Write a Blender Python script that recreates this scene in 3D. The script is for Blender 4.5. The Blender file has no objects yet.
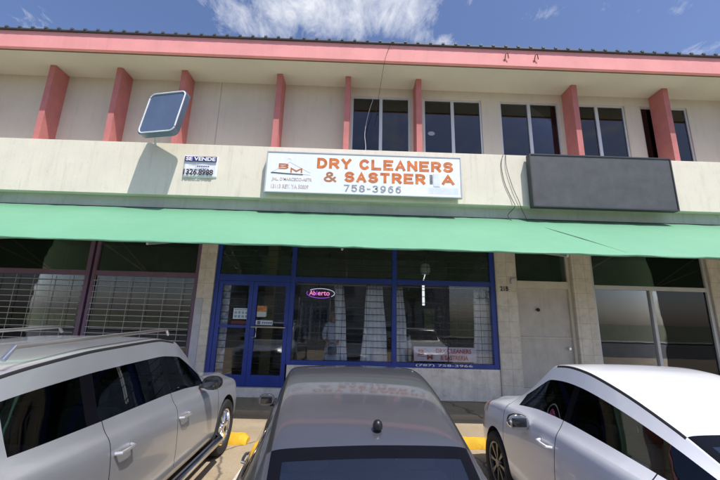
import bpy, bmesh, math, random
from mathutils import Vector, Matrix
R = math.radians
S = bpy.context.scene
COL = S.collection
rnd = random.Random(7)
CH = 1.83      # eye height above the sidewalk

# ---------------------------------------------------------------- camera
def cam_basis(p, r, y):
    p, r, y = R(p), R(r), R(y)
    fw = Vector((math.sin(y)*math.cos(p), math.cos(y)*math.cos(p), math.sin(p)))
    rt = Vector((math.cos(y), -math.sin(y), 0)); up = rt.cross(fw)
    rt2 = rt*math.cos(r) + up*math.sin(r); up2 = up*math.cos(r) - rt*math.sin(r)
    return fw, rt2, up2
fw, rt, up = cam_basis(12.5, 1.5, 1.0)
cd = bpy.data.cameras.new('camera'); cam = bpy.data.objects.new('camera', cd); COL.objects.link(cam)
m = Matrix((rt, up, -fw)).transposed().to_4x4(); m.translation = Vector((0, 0, CH)); cam.matrix_world = m
cd.sensor_width = 36; cd.lens = 17.25; cd.clip_end = 2000; cd.clip_start = 0.05
S.camera = cam

# ---------------------------------------------------------------- light
SUN = Vector((0.30, -0.45, 1.0)).normalized()
el = math.asin(SUN.z); az = math.atan2(SUN.x, SUN.y)
w = bpy.data.worlds.new('World'); S.world = w; w.use_nodes = True
nt = w.node_tree; nt.nodes.clear(); N = nt.nodes.new; L = nt.links.new
out = N('ShaderNodeOutputWorld'); bg = N('ShaderNodeBackground'); bg.inputs['Strength'].default_value = 0.12
sky = N('ShaderNodeTexSky'); sky.sky_type = 'NISHITA'; sky.sun_disc = False
sky.sun_elevation = el; sky.sun_rotation = az; sky.dust_density = 1.6; sky.air_density = 1.0; sky.ozone_density = 1.0
tc = N('ShaderNodeTexCoord'); sep = N('ShaderNodeSeparateXYZ'); L(tc.outputs['Generated'], sep.inputs[0])
def M(op, a, b=None, clamp=False):
    n = N('ShaderNodeMath'); n.operation = op; n.use_clamp = clamp
    for i, v in enumerate((a, b)):
        if v is None: continue
        if isinstance(v, (int, float)): n.inputs[i].default_value = v
        else: L(v, n.inputs[i])
    return n.outputs[0]
zc = M('MAXIMUM', sep.outputs[2], 0.06)
px = M('DIVIDE', sep.outputs[0], zc); py = M('DIVIDE', sep.outputs[1], zc)
cmb = N('ShaderNodeCombineXYZ'); L(px, cmb.inputs[0]); L(py, cmb.inputs[1])
def noise(scale, det, rough, sx, sy, rot, dist=0.0, off=0):
    mp = N('ShaderNodeMapping'); mp.inputs['Scale'].default_value = (sx, sy, 1); mp.inputs['Rotation'].default_value = (0, 0, R(rot))
    mp.inputs['Location'].default_value = (off, off*.7, 0)
    L(cmb.outputs[0], mp.inputs[0]); n = N('ShaderNodeTexNoise'); n.inputs['Scale'].default_value = scale
    n.inputs['Detail'].default_value = det; n.inputs['Roughness'].default_value = rough; n.inputs['Distortion'].default_value = dist
    L(mp.outputs[0], n.inputs['Vector']); return n.outputs['Fac']
def blob(cx, cy, rx, ry):   # a bank of cloud at a place on the cloud layer
    dx = M('DIVIDE', M('SUBTRACT', px, cx), rx); dy = M('DIVIDE', M('SUBTRACT', py, cy), ry)
    d = M('ADD', M('MULTIPLY', dx, dx), M('MULTIPLY', dy, dy))
    return M('MAXIMUM', M('SUBTRACT', 1.0, d), 0.0)
n1 = noise(4.2, 9, .62, 1.0, .75, 25, .35, 1.3)
n2 = noise(11.0, 9, .72, 1.0, .5, 40, .8, 4.1)
dens = M('ADD', M('MULTIPLY', n1, .62), M('MULTIPLY', n2, .38))
bl = M('MULTIPLY', blob(.03, .95, .29, .18), .30)
for a in ((-.26, 1.0, .20, .20, .19), (-.48, 1.0, .12, .20, .12), (.28, 1.09, .11, .07, .17), (.58, .93, .10, .06, .10), (-1.4, 1.2, .5, .3, .16), (1.6, 1.1, .5, .25, .14), (.3, -1.5, 1.6, .9, .12)):
    bl = M('ADD', bl, M('MULTIPLY', blob(*a[:4]), a[4]))
cl = M('SUBTRACT', M('ADD', dens, bl), .595)
cl = M('MULTIPLY', cl, 4.2, True)
cl = M('MULTIPLY', cl, .92)
tint = N('ShaderNodeMix'); tint.data_type = 'RGBA'; tint.blend_type = 'MULTIPLY'; tint.inputs[0].default_value = 1.0
L(sky.outputs[0], tint.inputs[6]); tint.inputs[7].default_value = (1.02, 1.06, 1.28, 1)
mx = N('ShaderNodeMix'); mx.data_type = 'RGBA'
L(cl, mx.inputs[0]); L(tint.outputs[2], mx.inputs[6]); mx.inputs[7].default_value = (7.0, 7.2, 7.6, 1)
L(mx.outputs[2], bg.inputs['Color']); L(bg.outputs[0], out.inputs[0])
sd = bpy.data.lights.new('sun', 'SUN'); sd.energy = 4.6; sd.angle = R(.5); sd.color = (1, .955, .88)
so = bpy.data.objects.new('sun', sd); COL.objects.link(so); so.rotation_euler = SUN.to_track_quat('Z', 'Y').to_euler(); so.location = (4, -8, 20)
S.view_settings.view_transform = 'Standard'; S.view_settings.look = 'None'; S.view_settings.gamma = 1
S.view_settings.exposure = 0.15
S.render.engine = 'CYCLES'; S.cycles.max_bounces = 8; S.cycles.transparent_max_bounces = 16

# ---------------------------------------------------------------- materials
MATS = {}
def mat(name, color, rough=.8, metal=0, var=.12, scale=3.0, bump=0.0, bscale=40, streak=0.0, coat=0, spec=.5, spots=0.0, dirt=(.10, .085, .065), stretch=(1, 1, 1), emit=None, es=0):
    if name in MATS: return MATS[name]
    m = bpy.data.materials.new(name); m.use_nodes = True; nt = m.node_tree; b = nt.nodes['Principled BSDF']
    b.inputs['Roughness'].default_value = rough; b.inputs['Metallic'].default_value = metal
    b.inputs['Coat Weight'].default_value = coat; b.inputs['Coat Roughness'].default_value = .03; b.inputs['Specular IOR Level'].default_value = spec
    if emit: b.inputs['Emission Color'].default_value = (*emit, 1); b.inputs['Emission Strength'].default_value = es
    N = nt.nodes.new; L = nt.links.new
    tc = N('ShaderNodeTexCoord')
    def nz(sc, det, st=(1, 1, 1), ro=.6):
        mp = N('ShaderNodeMapping'); mp.inputs['Scale'].default_value = st; L(tc.outputs['Object'], mp.inputs[0])
        n = N('ShaderNodeTexNoise'); n.inputs['Scale'].default_value = sc; n.inputs['Detail'].default_value = det; n.inputs['Roughness'].default_value = ro
        L(mp.outputs[0], n.inputs['Vector']); return n.outputs['Fac']
    base = None
    def mix(a, bcol, fac, mode='MIX'):
        x = N('ShaderNodeMix'); x.data_type = 'RGBA'; x.blend_type = mode
        for i, v in ((6, a), (7, bcol)):
            if isinstance(v, tuple): x.inputs[i].default_value = (*v, 1)
            else: L(v, x.inputs[i])
        L(fac, x.inputs[0]); return x.outputs[2]
    def ramp(f, lo, hi):
        r = N('ShaderNodeMapRange'); r.inputs['From Min'].default_value = lo; r.inputs['From Max'].default_value = hi; L(f, r.inputs[0]); return r.outputs[0]
    c0 = tuple(max(0, c*(1-var)) for c in color); c1 = tuple(min(1, c*(1+var)) for c in color)
    base = mix(c0, c1, ramp(nz(scale, 6, stretch), .3, .7))
    def sc(f, k):
        q = N('ShaderNodeMath'); q.operation = 'MULTIPLY'; L(f, q.inputs[0]); q.inputs[1].default_value = k; return q.outputs[0]
    if streak: base = mix(base, dirt, sc(ramp(nz(6.5, 8, (2.6, 2.6, .14), .75), .55, .85), streak*.7))
    if streak: base = mix(base, dirt, sc(ramp(nz(2.2, 7, (3.2, 3.2, .28), .7), .52, .82), streak))
    if spots: base = mix(base, dirt, sc(ramp(nz(5.5, 9, (1, 1, 1), .75), .56, .78), spots))
    L(base, b.inputs['Base Color'])
    if bump:
        bn = N('ShaderNodeBump'); bn.inputs['Strength'].default_value = bump; bn.inputs['Distance'].default_value = .01
        L(nz(bscale, 5), bn.inputs['Height']); L(bn.outputs[0], b.inputs['Normal'])
    MATS[name] = m; return m
def glassmat(name, tint=(.85, .9, .9), ior=1.5, extra=0.0, rough=0.0, wave=0.0):
    if name in MATS: return MATS[name]
    m = bpy.data.materials.new(name); m.use_nodes = True; nt = m.node_tree; nt.nodes.clear(); N = nt.nodes.new; L = nt.links.new
    o = N('ShaderNodeOutputMaterial'); t = N('ShaderNodeBsdfTransparent'); t.inputs[0].default_value = (*tint, 1)
    g = N('ShaderNodeBsdfGlossy'); g.inputs['Roughness'].default_value = rough; g.inputs['Color'].default_value = (1, 1, 1, 1)
    f = N('ShaderNodeFresnel'); f.inputs['IOR'].default_value = ior
    a = N('ShaderNodeMath'); a.operation = 'ADD'; a.use_clamp = True; L(f.outputs[0], a.inputs[0]); a.inputs[1].default_value = extra
    if wave:
        tcn = N('ShaderNodeTexCoord'); n = N('ShaderNodeTexNoise'); n.inputs['Scale'].default_value = 1.6; L(tcn.outputs['Object'], n.inputs['Vector'])
        bn = N('ShaderNodeBump'); bn.inputs['Strength'].default_value = wave; bn.inputs['Distance'].default_value = .02; L(n.outputs['Fac'], bn.inputs['Height']); L(bn.outputs[0], g.inputs['Normal'])
    x = N('ShaderNodeMixShader'); L(a.outputs[0], x.inputs[0]); L(t.outputs[0], x.inputs[1]); L(g.outputs[0], x.inputs[2]); L(x.outputs[0], o.inputs[0])
    MATS[name] = m; return m

cream = mat('cream_paint', (.76, .705, .585), .85, var=.05, scale=1.2, bump=.25, bscale=30, streak=.36, spots=.30, dirt=(.33, .27, .20))
beige_wall = mat('beige_wall_paint', (.61, .555, .465), .9, var=.06, scale=.9, bump=.2, streak=.25, spots=.1, dirt=(.30, .25, .19))
soffit_m = mat('soffit_paint', (.60, .555, .475), .9, var=.05, scale=.7, streak=0, spots=.22, dirt=(.35, .29, .22))
pink = mat('pink_paint', (.82, .34, .325), .75, var=.07, scale=1.5, bump=.15, streak=.22, spots=.1, dirt=(.45, .17, .15))
ledge_m = mat('grey_green_paint', (.46, .47, .40), .85, var=.12, scale=1.5, streak=.4, spots=.2, dirt=(.14, .15, .12))  # shade and green bounce off the awning are put into this base colour
mint = mat('mint_awning_paint', (.14, .36, .22), .6, var=.04, scale=.8, bump=.1, bscale=8, streak=.22, spots=.25, dirt=(.30, .44, .34))
roofsheet = mat('dark_roof_sheet', (.09, .095, .11), .6, var=.2)
alu = mat('aluminium_frame', (.55, .56, .57), .45, .4, var=.06)
blue = mat('blue_gloss_paint', (.018, .05, .30), .4, var=.15, scale=2.5, bump=.1, bscale=12)
purple = mat('purple_paint', (.16, .10, .17), .5, var=.15)
stone = None
def tile_mat(name, c1, c2, mortar, sx, sz, dirtfac=.4):
    m = bpy.data.materials.new(name); m.use_nodes = True; nt = m.node_tree; b = nt.nodes['Principled BSDF']; b.inputs['Roughness'].default_value = .5
    N = nt.nodes.new; L = nt.links.new
    tc = N('ShaderNodeTexCoord'); sp = N('ShaderNodeSeparateXYZ'); L(tc.outputs['Object'], sp.inputs[0])
    cb = N('ShaderNodeCombineXYZ'); ad = N('ShaderNodeMath'); ad.operation = 'ADD'; L(sp.outputs[0], ad.inputs[0]); L(sp.outputs[1], ad.inputs[1]); L(ad.outputs[0], cb.inputs[0]); L(sp.outputs[2], cb.inputs[1])
    br = N('ShaderNodeTexBrick'); L(cb.outputs[0], br.inputs['Vector']); br.offset = 0
    br.inputs['Scale'].default_value = 1; br.inputs['Brick Width'].default_value = sx; br.inputs['Row Height'].default_value = sz; br.inputs['Mortar Size'].default_value = .004
    br.inputs['Color1'].default_value = (*c1, 1); br.inputs['Color2'].default_value = (*c2, 1); br.inputs['Mortar'].default_value = (*mortar, 1)
    n = N('ShaderNodeTexNoise'); n.inputs['Scale'].default_value = 7; n.inputs['Detail'].default_value = 9; n.inputs['Roughness'].default_value = .75; L(tc.outputs['Object'], n.inputs['Vector'])
    r = N('ShaderNodeMapRange'); r.inputs['From Min'].default_value = .42; r.inputs['From Max'].default_value = .7; r.inputs['To Max'].default_value = dirtfac; L(n.outputs['Fac'], r.inputs[0])
    x = N('ShaderNodeMix'); x.data_type = 'RGBA'; L(r.outputs[0], x.inputs[0]); L(br.outputs['Color'], x.inputs[6]); x.inputs[7].default_value = (.22, .19, .15, 1)
    L(x.outputs[2], b.inputs['Base Color']); return m
tile = tile_mat('beige_marble_tile', (.74, .69, .60), (.66, .61, .52), (.46, .41, .34), .245, .36, .35)
knee_m = mat('stained_white_stucco', (.86, .78, .67), .85, var=.14, scale=5, bump=.8, bscale=22, streak=.4, spots=.8, dirt=(.27, .25, .22))
shopglass = glassmat('shop_glass', (.97, .98, .98), 1.5, .0, wave=.02)
upglass = glassmat('upper_window_glass', (.30, .34, .42), 1.5, .01)
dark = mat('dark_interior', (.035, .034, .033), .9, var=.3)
intw = mat('interior_wall_paint', (.24, .23, .19), .9, var=.15, spots=.2)
grille_m = mat('dark_grille_metal', (.03, .032, .04), .5, .3)
lgrille_m = mat('pale_grille_metal', (.42, .42, .42), .5, .3)
curtain_m = mat('white_curtain_cloth', (.92, .93, .95), .9, var=.05)
black = mat('black_rubber', (.012, .012, .013), .6, var=.2)
chrome = mat('chrome', (.75, .75, .76), .08, 1.0, var=.02)
white_m = mat('white_sign_face', (.84, .86, .90), .45, var=.03, scale=1.0, spots=.14, streak=.22, dirt=(.55, .52, .48))
orange_m = mat('orange_lettering', (.62, .17, .035), .5, var=.35, scale=9)
greylet = mat('faded_grey_lettering', (.30, .32, .36), .6, var=.5, scale=14)
fadedlet = mat('faded_pink_lettering', (.62, .50, .46), .6, var=.2, scale=20)
darklet = mat('dark_lettering', (.03, .03, .05), .6)
asphalt = mat('asphalt', (.06, .06, .062), .9, var=.25, scale=3, bump=.4, bscale=60, spots=.2)

# ---------------------------------------------------------------- mesh helpers
def box(bm, x0, x1, y0, y1, z0, z1, bev=0.0):
    r = bmesh.ops.create_cube(bm, size=1, matrix=Matrix.Translation(((x0+x1)/2, (y0+y1)/2, (z0+z1)/2)) @ Matrix.Diagonal((abs(x1-x0), abs(y1-y0), abs(z1-z0), 1)))
    if bev:
        es = list({e for v in r['verts'] for e in v.link_edges})
        bmesh.ops.bevel(bm, geom=es, offset=bev, segments=2, affect='EDGES', profile=.5)
def tube(bm, pts, rad, n=8):
    pts = [Vector(p) for p in pts]; rings = []
    for i, p in enumerate(pts):
        d = (pts[min(i+1, len(pts)-1)] - pts[max(i-1, 0)]).normalized()
        a = d.cross(Vector((0, 0, 1))) if abs(d.z) < .95 else d.cross(Vector((1, 0, 0)))
        a.normalize(); b = d.cross(a)
        rr = rad[i] if isinstance(rad, (list, tuple)) else rad
        rings.append([bm.verts.new(p + a*rr*math.cos(2*math.pi*k/n) + b*rr*math.sin(2*math.pi*k/n)) for k in range(n)])
    for r0, r1 in zip(rings, rings[1:]):
        for k in range(n): bm.faces.new((r0[k], r0[(k+1) % n], r1[(k+1) % n], r1[k]))
    bm.faces.new(rings[0][::-1]); bm.faces.new(rings[-1])
def lathe(bm, prof, n=32, axis='Z', c=(0, 0, 0)):     # prof: (radius, height) pairs
    c = Vector(c); rings = []
    for r, h in prof:
        ring = []
        for k in range(n):
            a = 2*math.pi*k/n; u, v = r*math.cos(a), r*math.sin(a)
            p = {'Z': (u, v, h), 'X': (h, u, v), 'Y': (v, h, u)}[axis]
            ring.append(bm.verts.new(c + Vector(p)))
        rings.append(ring)
    for r0, r1 in zip(rings, rings[1:]):
        for k in range(n): bm.faces.new((r0[k], r0[(k+1) % n], r1[(k+1) % n], r1[k]))
    bm.faces.new(rings[0][::-1]); bm.faces.new(rings[-1])
def prism(bm, poly, fn, t0, t1):    # poly extruded: fn(u, v, t) -> point
    a = [bm.verts.new(fn(u, v, t0)) for u, v in poly]; b = [bm.verts.new(fn(u, v, t1)) for u, v in poly]
    bm.faces.new(a); bm.faces.new(b[::-1])
    for i in range(len(poly)): bm.faces.new((a[i], b[i], b[(i+1) % len(poly)], a[(i+1) % len(poly)]))
def wloc(o):
    v = Vector((0, 0, 0))
    while o is not None: v = v + o.location; o = o.parent
    return v
def obj(name, bm, m, parent=None, smooth=False, local=False):
    bmesh.ops.recalc_face_normals(bm, faces=bm.faces)
    if parent is not None and not local:
        bmesh.ops.translate(bm, verts=bm.verts, vec=-wloc(parent))
    me = bpy.data.meshes.new(name); bm.to_mesh(me); bm.free()
    if m is not None:
        for mm in (m if isinstance(m, list) else [m]): me.materials.append(mm)
    if smooth:
        for p in me.polygons: p.use_smooth = True
        try: me.set_sharp_from_angle(angle=R(smooth if smooth is not True else 40))
        except Exception: pass
    o = bpy.data.objects.new(name, me); COL.objects.link(o); o.parent = parent
    return o
def BM(): return bmesh.new()
def islands(b):
    out = []; left = set(b.faces)
    while left:
        st = [left.pop()]; comp = set(st)
        while st:
            f = st.pop()
            for v in f.verts:
                for h in v.link_faces:
                    if h in left: left.discard(h); comp.add(h); st.append(h)
        out.append(comp)
    return out
def split_obj(name, bm, *a, **k):        # every loose piece becomes a mesh of its own
    bm.faces.index_update(); ids = [set(f.index for f in c) for c in islands(bm)]; res = []
    for s in ids:
        bb = bm.copy(); bb.faces.ensure_lookup_table(); bmesh.ops.delete(bb, geom=[f for f in bb.faces if f.index not in s], context='FACES'); res.append(obj(name, bb, *a, **k))
    bm.free(); return res
def one(name, m, parent, *boxes, bev=0.0, smooth=False):
    b = BM()
    for q in boxes: box(b, *q, bev=bev)
    return obj(name, b, m, parent, smooth)
def tag(o, label, cat, group=None):
    o['label'] = label; o['category'] = cat
    if group: o['group'] = group
    return o
def struct(o): o['kind'] = 'structure'; return o
def empty(name, loc=(0, 0, 0), rot=(0, 0, 0)):
    o = bpy.data.objects.new(name, None); COL.objects.link(o); o.location = loc; o.rotation_euler = rot; o.empty_display_size = .2; return o
def text(name, s, m, x0, x1, z0, z1, y, parent=None, bold=.02, depth=.006, wob=0):
    # lettering facing -Y fitted in a rectangle
    c = bpy.data.curves.new(name, 'FONT'); c.body = s; c.size = 1; c.offset = bold; c.extrude = .05; c.resolution_u = 3
    t = bpy.data.objects.new(name, c); COL.objects.link(t); dg = bpy.context.evaluated_depsgraph_get(); dg.update()
    me = bpy.data.meshes.new_from_object(t.evaluated_get(dg)); bpy.data.objects.remove(t); bpy.data.curves.remove(c)
    xs = [v.co.x for v in me.vertices]; ys = [v.co.y for v in me.vertices]
    a, b_, c_, d = min(xs), max(xs), min(ys), max(ys); off = wloc(parent) if parent else Vector()
    for v in me.vertices:
        X = x0 + (v.co.x-a)/(b_-a)*(x1-x0); Z = z0 + (v.co.y-c_)/(d-c_)*(z1-z0); Y = y - (v.co.z+.05)/.1*depth
        v.co = Vector((X, Y, Z)) - off
    me.materials.clear(); me.materials.append(m); me.name = name
    o = bpy.data.objects.new(name, me); COL.objects.link(o); o.parent = parent; return o

# block capitals drawn as brush strokes: every stroke a polyline in a unit box
def _arc(cx, cy, rx, ry, a0, a1, n=12): return [(cx+rx*math.cos(R(a0+(a1-a0)*k/n)), cy+ry*math.sin(R(a0+(a1-a0)*k/n))) for k in range(n+1)]
_bowl = lambda y0, y1, x=.55: [(0, y1), (x, y1)] + _arc(x, (y0+y1)/2, 1-x, (y1-y0)/2, 90, -90) + [(x, y0), (0, y0)]
GL = {'D': [[(0, 0), (0, 1)], _bowl(0, 1, .4)], 'R': [[(0, 0), (0, 1)], _bowl(.46, 1), [(.5, .46), (1, 0)]], 'Y': [[(0, 1), (.5, .45), (1, 1)], [(.5, .5), (.5, 0)]],
      'C': [_arc(.52, .5, .52, .5, 42, 318, 20)], 'L': [[(0, 1), (0, 0), (1, 0)]], 'E': [[(1, 1), (0, 1), (0, 0), (1, 0)], [(0, .52), (.85, .52)]], 'A': [[(0, 0), (.5, 1), (1, 0)], [(.2, .3), (.8, .3)]],
      'N': [[(0, 0), (0, 1)], [(0, 1), (1, 0)], [(1, 0), (1, 1)]], 'S': [_arc(.5, .74, .47, .26, 25, 250, 12)[:-1] + _arc(.5, .26, .5, .26, 80, -155, 14)], 'T': [[(0, 1), (1, 1)], [(.5, 1), (.5, 0)]],
      'I': [[(.5, 0), (.5, 1)]], 'B': [[(0, 0), (0, 1)], _bowl(.52, 1), _bowl(0, .52, .58)], 'M': [[(0, 0), (0, 1), (.5, .25), (1, 1), (1, 0)]],
      '7': [[(0, 1), (1, 1), (.35, 0)]], '5': [[(.95, 1), (.1, 1), (.05, .56)] + _arc(.48, .33, .5, .33, 130, -150, 14)], '8': [_arc(.5, .76, .42, .24, 90, 450, 16), _arc(.5, .27, .5, .27, 90, 450, 16)],
      '3': [_arc(.45, .76, .45, .24, 150, -80, 10) + _arc(.45, .27, .52, .27, 80, -150, 12)], '9': [_arc(.5, .68, .45, .32, 0, 360, 16), [(.95, .68), (.9, .3), (.5, 0), (.1, .05)]],
      '6': [_arc(.5, .32, .45, .32, 0, 360, 16), [(.05, .32), (.1, .7), (.5, 1), (.9, .95)]], '-': [[(.1, .45), (.9, .45)]],
      '&': [[(1, 0), (.25, .66)] + _arc(.45, .8, .24, .2, 190, -20, 8), [(.66, .72), (.2, .45)] + _arc(.38, .24, .36, .24, 150, 300, 8), [(.56, .04), (.95, .45)]]}
def block(name, s, m, x0, x1, z0, z1, y, parent, th, gap=.19, space=.42):
    ws = {'I': .25, 'M': 1.25, '-': .7, ' ': space, '&': 1.1}
    tot = sum(ws.get(c, 1) for c in s) + gap*(len(s)-1); u = (x1-x0)/tot; x = x0; bm = BM(); off = 0
    for c in s:
        wv = ws.get(c, 1)*u
        for st in GL.get(c, []):
            off += 1; yy = y - .003 - .0003*(off % 5)
            P = [Vector((x+th/2+p[0]*(wv-th), z0+th/2+p[1]*(z1-z0-th))) for p in st]
            if c == 'I': P = [Vector((x+wv/2, q.y)) for q in P]
            Q = [P[0]]
            for q in P[1:]:
                if (q-Q[-1]).length > 1e-4: Q.append(q)
            P = Q
            closed = (P[0]-P[-1]).length < 1e-3
            if not closed:
                d = (P[1]-P[0]).normalized(); P[0] = P[0]-d*th*.42; d = (P[-1]-P[-2]).normalized(); P[-1] = P[-1]+d*th*.42
            a, b_ = [], []
            for i, p in enumerate(P):
                d0 = (P[i]-P[i-1]).normalized() if i > 0 else ((P[0]-P[-2]).normalized() if closed else (P[1]-P[0]).normalized())
                d1 = (P[i+1]-P[i]).normalized() if i < len(P)-1 else ((P[1]-P[0]).normalized() if closed else d0)
                t = (d0+d1); t = t.normalized() if t.length > 1e-4 else d0
                n = Vector((-t.y, t.x)); k = min(1.6, 1/max(.3, n.dot(Vector((-d0.y, d0.x)))))
                a.append(bm.verts.new((p.x+n.x*th/2*k, yy, p.y+n.y*th/2*k))); b_.append(bm.verts.new((p.x-n.x*th/2*k, yy, p.y-n.y*th/2*k)))
            for i in range(len(P)-1): bm.faces.new((a[i], a[i+1], b_[i+1], b_[i]))
        x += wv+gap*u
    r = bmesh.ops.extrude_face_region(bm, geom=list(bm.faces)); bmesh.ops.translate(bm, vec=(0, .0028, 0), verts=[v for v in r['geom'] if isinstance(v, bmesh.types.BMVert)])
    return obj(name, bm, m, parent)

# ---------------------------------------------------------------- ground
LOT_Y = 7.45
def lot_z(y): return -.10 - .0175*(7.05 - max(y, -6))
def lotmat():
    m = bpy.data.materials.new('worn_concrete'); m.use_nodes = True; nt = m.node_tree; b = nt.nodes['Principled BSDF']; b.inputs['Roughness'].default_value = .9
    N = nt.nodes.new; L = nt.links.new; tc = N('ShaderNodeTexCoord')
    def nz(s, d, r=.6, dist=0):
        n = N('ShaderNodeTexNoise'); n.inputs['Scale'].default_value = s; n.inputs['Detail'].default_value = d; n.inputs['Roughness'].default_value = r; n.inputs['Distortion'].default_value = dist
        L(tc.outputs['Object'], n.inputs['Vector']); return n.outputs['Fac']
    def mr(f, a, b_, c=0., d=1.):
        r = N('ShaderNodeMapRange'); r.inputs['From Min'].default_value = a; r.inputs['From Max'].default_value = b_; r.inputs['To Min'].default_value = c; r.inputs['To Max'].default_value = d; L(f, r.inputs[0]); return r.outputs[0]
    def mx(f, a, c):
        x = N('ShaderNodeMix'); x.data_type = 'RGBA'; L(f, x.inputs[0])
        for i, v in ((6, a), (7, c)):
            if isinstance(v, tuple): x.inputs[i].default_value = (*v, 1)
            else: L(v, x.inputs[i])
        return x.outputs[2]
    base = mx(mr(nz(1.3, 7), .35, .65), (.33, .255, .165), (.40, .325, .225))
    base = mx(mr(nz(.8, 6, .7, .4), .54, .72, 0, .75), base, (.14, .115, .09))      # oil and dirt
    base = mx(mr(nz(60, 3), .45, .75, 0, .5), base, (.16, .13, .10))                # grit
    v = N('ShaderNodeTexVoronoi'); v.feature = 'DISTANCE_TO_EDGE'; v.inputs['Scale'].default_value = .55
    wn = N('ShaderNodeTexNoise'); wn.inputs['Scale'].default_value = 3; wn.inputs['Detail'].default_value = 6; L(tc.outputs['Object'], wn.inputs['Vector'])
    mm = N('ShaderNodeMix'); mm.data_type = 'RGBA'; mm.inputs[0].default_value = .22; L(tc.outputs['Object'], mm.inputs[6]); L(wn.outputs['Color'], mm.inputs[7]); L(mm.outputs[2], v.inputs['Vector'])
    base = mx(mr(v.outputs['Distance'], 0, .012, .85, 0), base, (.05, .045, .04))
    L(base, b.inputs['Base Color'])
    bn = N('ShaderNodeBump'); bn.inputs['Strength'].default_value = .5; bn.inputs['Distance'].default_value = .006; L(nz(45, 6), bn.inputs['Height']); L(bn.outputs[0], b.inputs['Normal'])
    return m
lm = lotmat()
b = BM()
vs = [b.verts.new(p) for p in ((-300, -6, lot_z(-6)), (300, -6, lot_z(-6)), (300, LOT_Y-.15, lot_z(LOT_Y-.15)), (-300, LOT_Y-.15, lot_z(LOT_Y-.15)))]
b.faces.new(vs); struct(obj('parking_lot', b, lm))
struct(one('street', asphalt, None, (-300, 300, -22, -6.001, lot_z(-6)-.3, lot_z(-6)-.02)))
struct(one('ground', mat('dry_grass', (.10, .11, .05), .95, var=.4, scale=.5), None, (-600, 600, -700, 600, -1.2, -.75)))
swm = mat('sidewalk_concrete', (.27, .25, .22), .9, var=.15, scale=2, bump=.4, bscale=40, spots=.45, streak=0, dirt=(.13, .12, .10))
struct(one('sidewalk', lm, None, (-40, 40, LOT_Y, 8.49, -.5, 0)))
struct(one('kerb', lm, None, (-40, 40, LOT_Y-.15, LOT_Y-.002, -.5, -.004), bev=.015))
struct(one('far_sidewalk', swm, None, (-60, 60, -25, -22.002, -.7, -.2)))
# worn white line between the parking bays
whl = mat('worn_white_line', (.55, .52, .45), .9, var=.2, spots=.8, dirt=(.33, .27, .18), scale=8)
for xx in (-1.33, 1.33, -4.1, 4.1, -6.9, 6.9):
    b = BM(); q = [b.verts.new((xx+dx, y, lot_z(y)+.004)) for dx, y in ((-.05, .6), (.05, .6), (.05, 5.5), (-.05, 5.5))]; b.faces.new(q)
    struct(obj('bay_line', b, whl))

# ---------------------------------------------------------------- building
X0, X1 = -17.0, 17.0
B = empty('commercial_building', (0, 8.5, 0))
tag(B, 'two storey cream building with pink roof edge, mint awning and shopfronts', 'building')
GY = 8.5
SOF = 8.30
# structure above
one('upper_wall', beige_wall, B,
    (X0, -4.85, 8.8, 9.0, 5.84, SOF-.002), (-4.85, -3.93, 8.8, 9.0, 5.84, SOF-.002), (-3.905, -.18, 8.8, 9.0, 5.84, SOF-.002), (-3.93, -3.905, 8.815, 9.0, 5.84, SOF-.002),
    (-.18, 3.55, 8.8, 9.0, 8.03, SOF-.002), (3.55, 4.08, 8.8, 9.0, 5.84, SOF-.002), (1.49, 1.87, 8.802, 9.0, 5.84, 8.028), (4.08, 9.6, 8.8, 9.0, 8.03, SOF-.002),
    (5.8, 6.1, 8.802, 9.0, 5.84, 8.028), (7.75, 8.2, 8.8, 9.0, 5.84, 8.028), (9.6, X1, 8.8, 9.0, 5.84, SOF-.002),
    (-.18, 9.6, 8.8, 9.0, 5.84, 5.98))
one('soffit', soffit_m, B, (X0, X1, 7.802, 9.0, SOF, SOF+.06))
one('fascia', pink, B, (X0, X1, 7.70, 7.80, SOF+.005, 8.79), bev=.006)
one('soffit_trim', mat('dark_trim', (.2, .15, .12), .8), B, (X0, X1, 7.79, 7.802, SOF-.02, SOF+.004))
b = BM()
box(b, X0, X1, 7.64, 14, 8.80, 8.825)
x = X0
while x < X1:
    box(b, x, x+.07, 7.625, 14, 8.826, 8.868); x += .33
obj('roof', b, roofsheet, B)
one('back_wall', cream, B, (X0, X1, 14.002, 14.2, 0, 8.79), (X0-.2, X0-.002, 8.49, 14.2, 0, 8.79), (X1+.002, X1+.2, 8.49, 14.2, 0, 8.79))
one('parapet', cream, B, (X0, X1, 7.80, 8.02, 4.51, 5.83), (X0, X1, 8.022, 8.79, 5.5, 5.82), bev=.008)
one('ledge', ledge_m, B, (X0, X1, 7.97, 8.2, 4.12, 4.508))
one('ledge_lip', mat('pale_lip', (.62, .62, .55), .8, spots=.4), B, (-2.3, 4.2, 7.955, 7.968, 4.485, 4.507))  # pale strip: the lit edge under the parapet, put into the colour
finm = mat('dusky_pink_paint', (.50, .175, .165), .8, var=.14, scale=2.5, bump=.2, streak=.3, spots=.35, dirt=(.35, .15, .14))
for xx in (-8.4, -6.6, -4.85, -2.25, -.37, 1.58, 5.92, 8.5, 11.0, -10.8, -13):
    wd = .15
    one('fin', finm, B, (xx, xx+wd, 8.33, 8.798, 5.84, SOF-.004), bev=.004)
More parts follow.
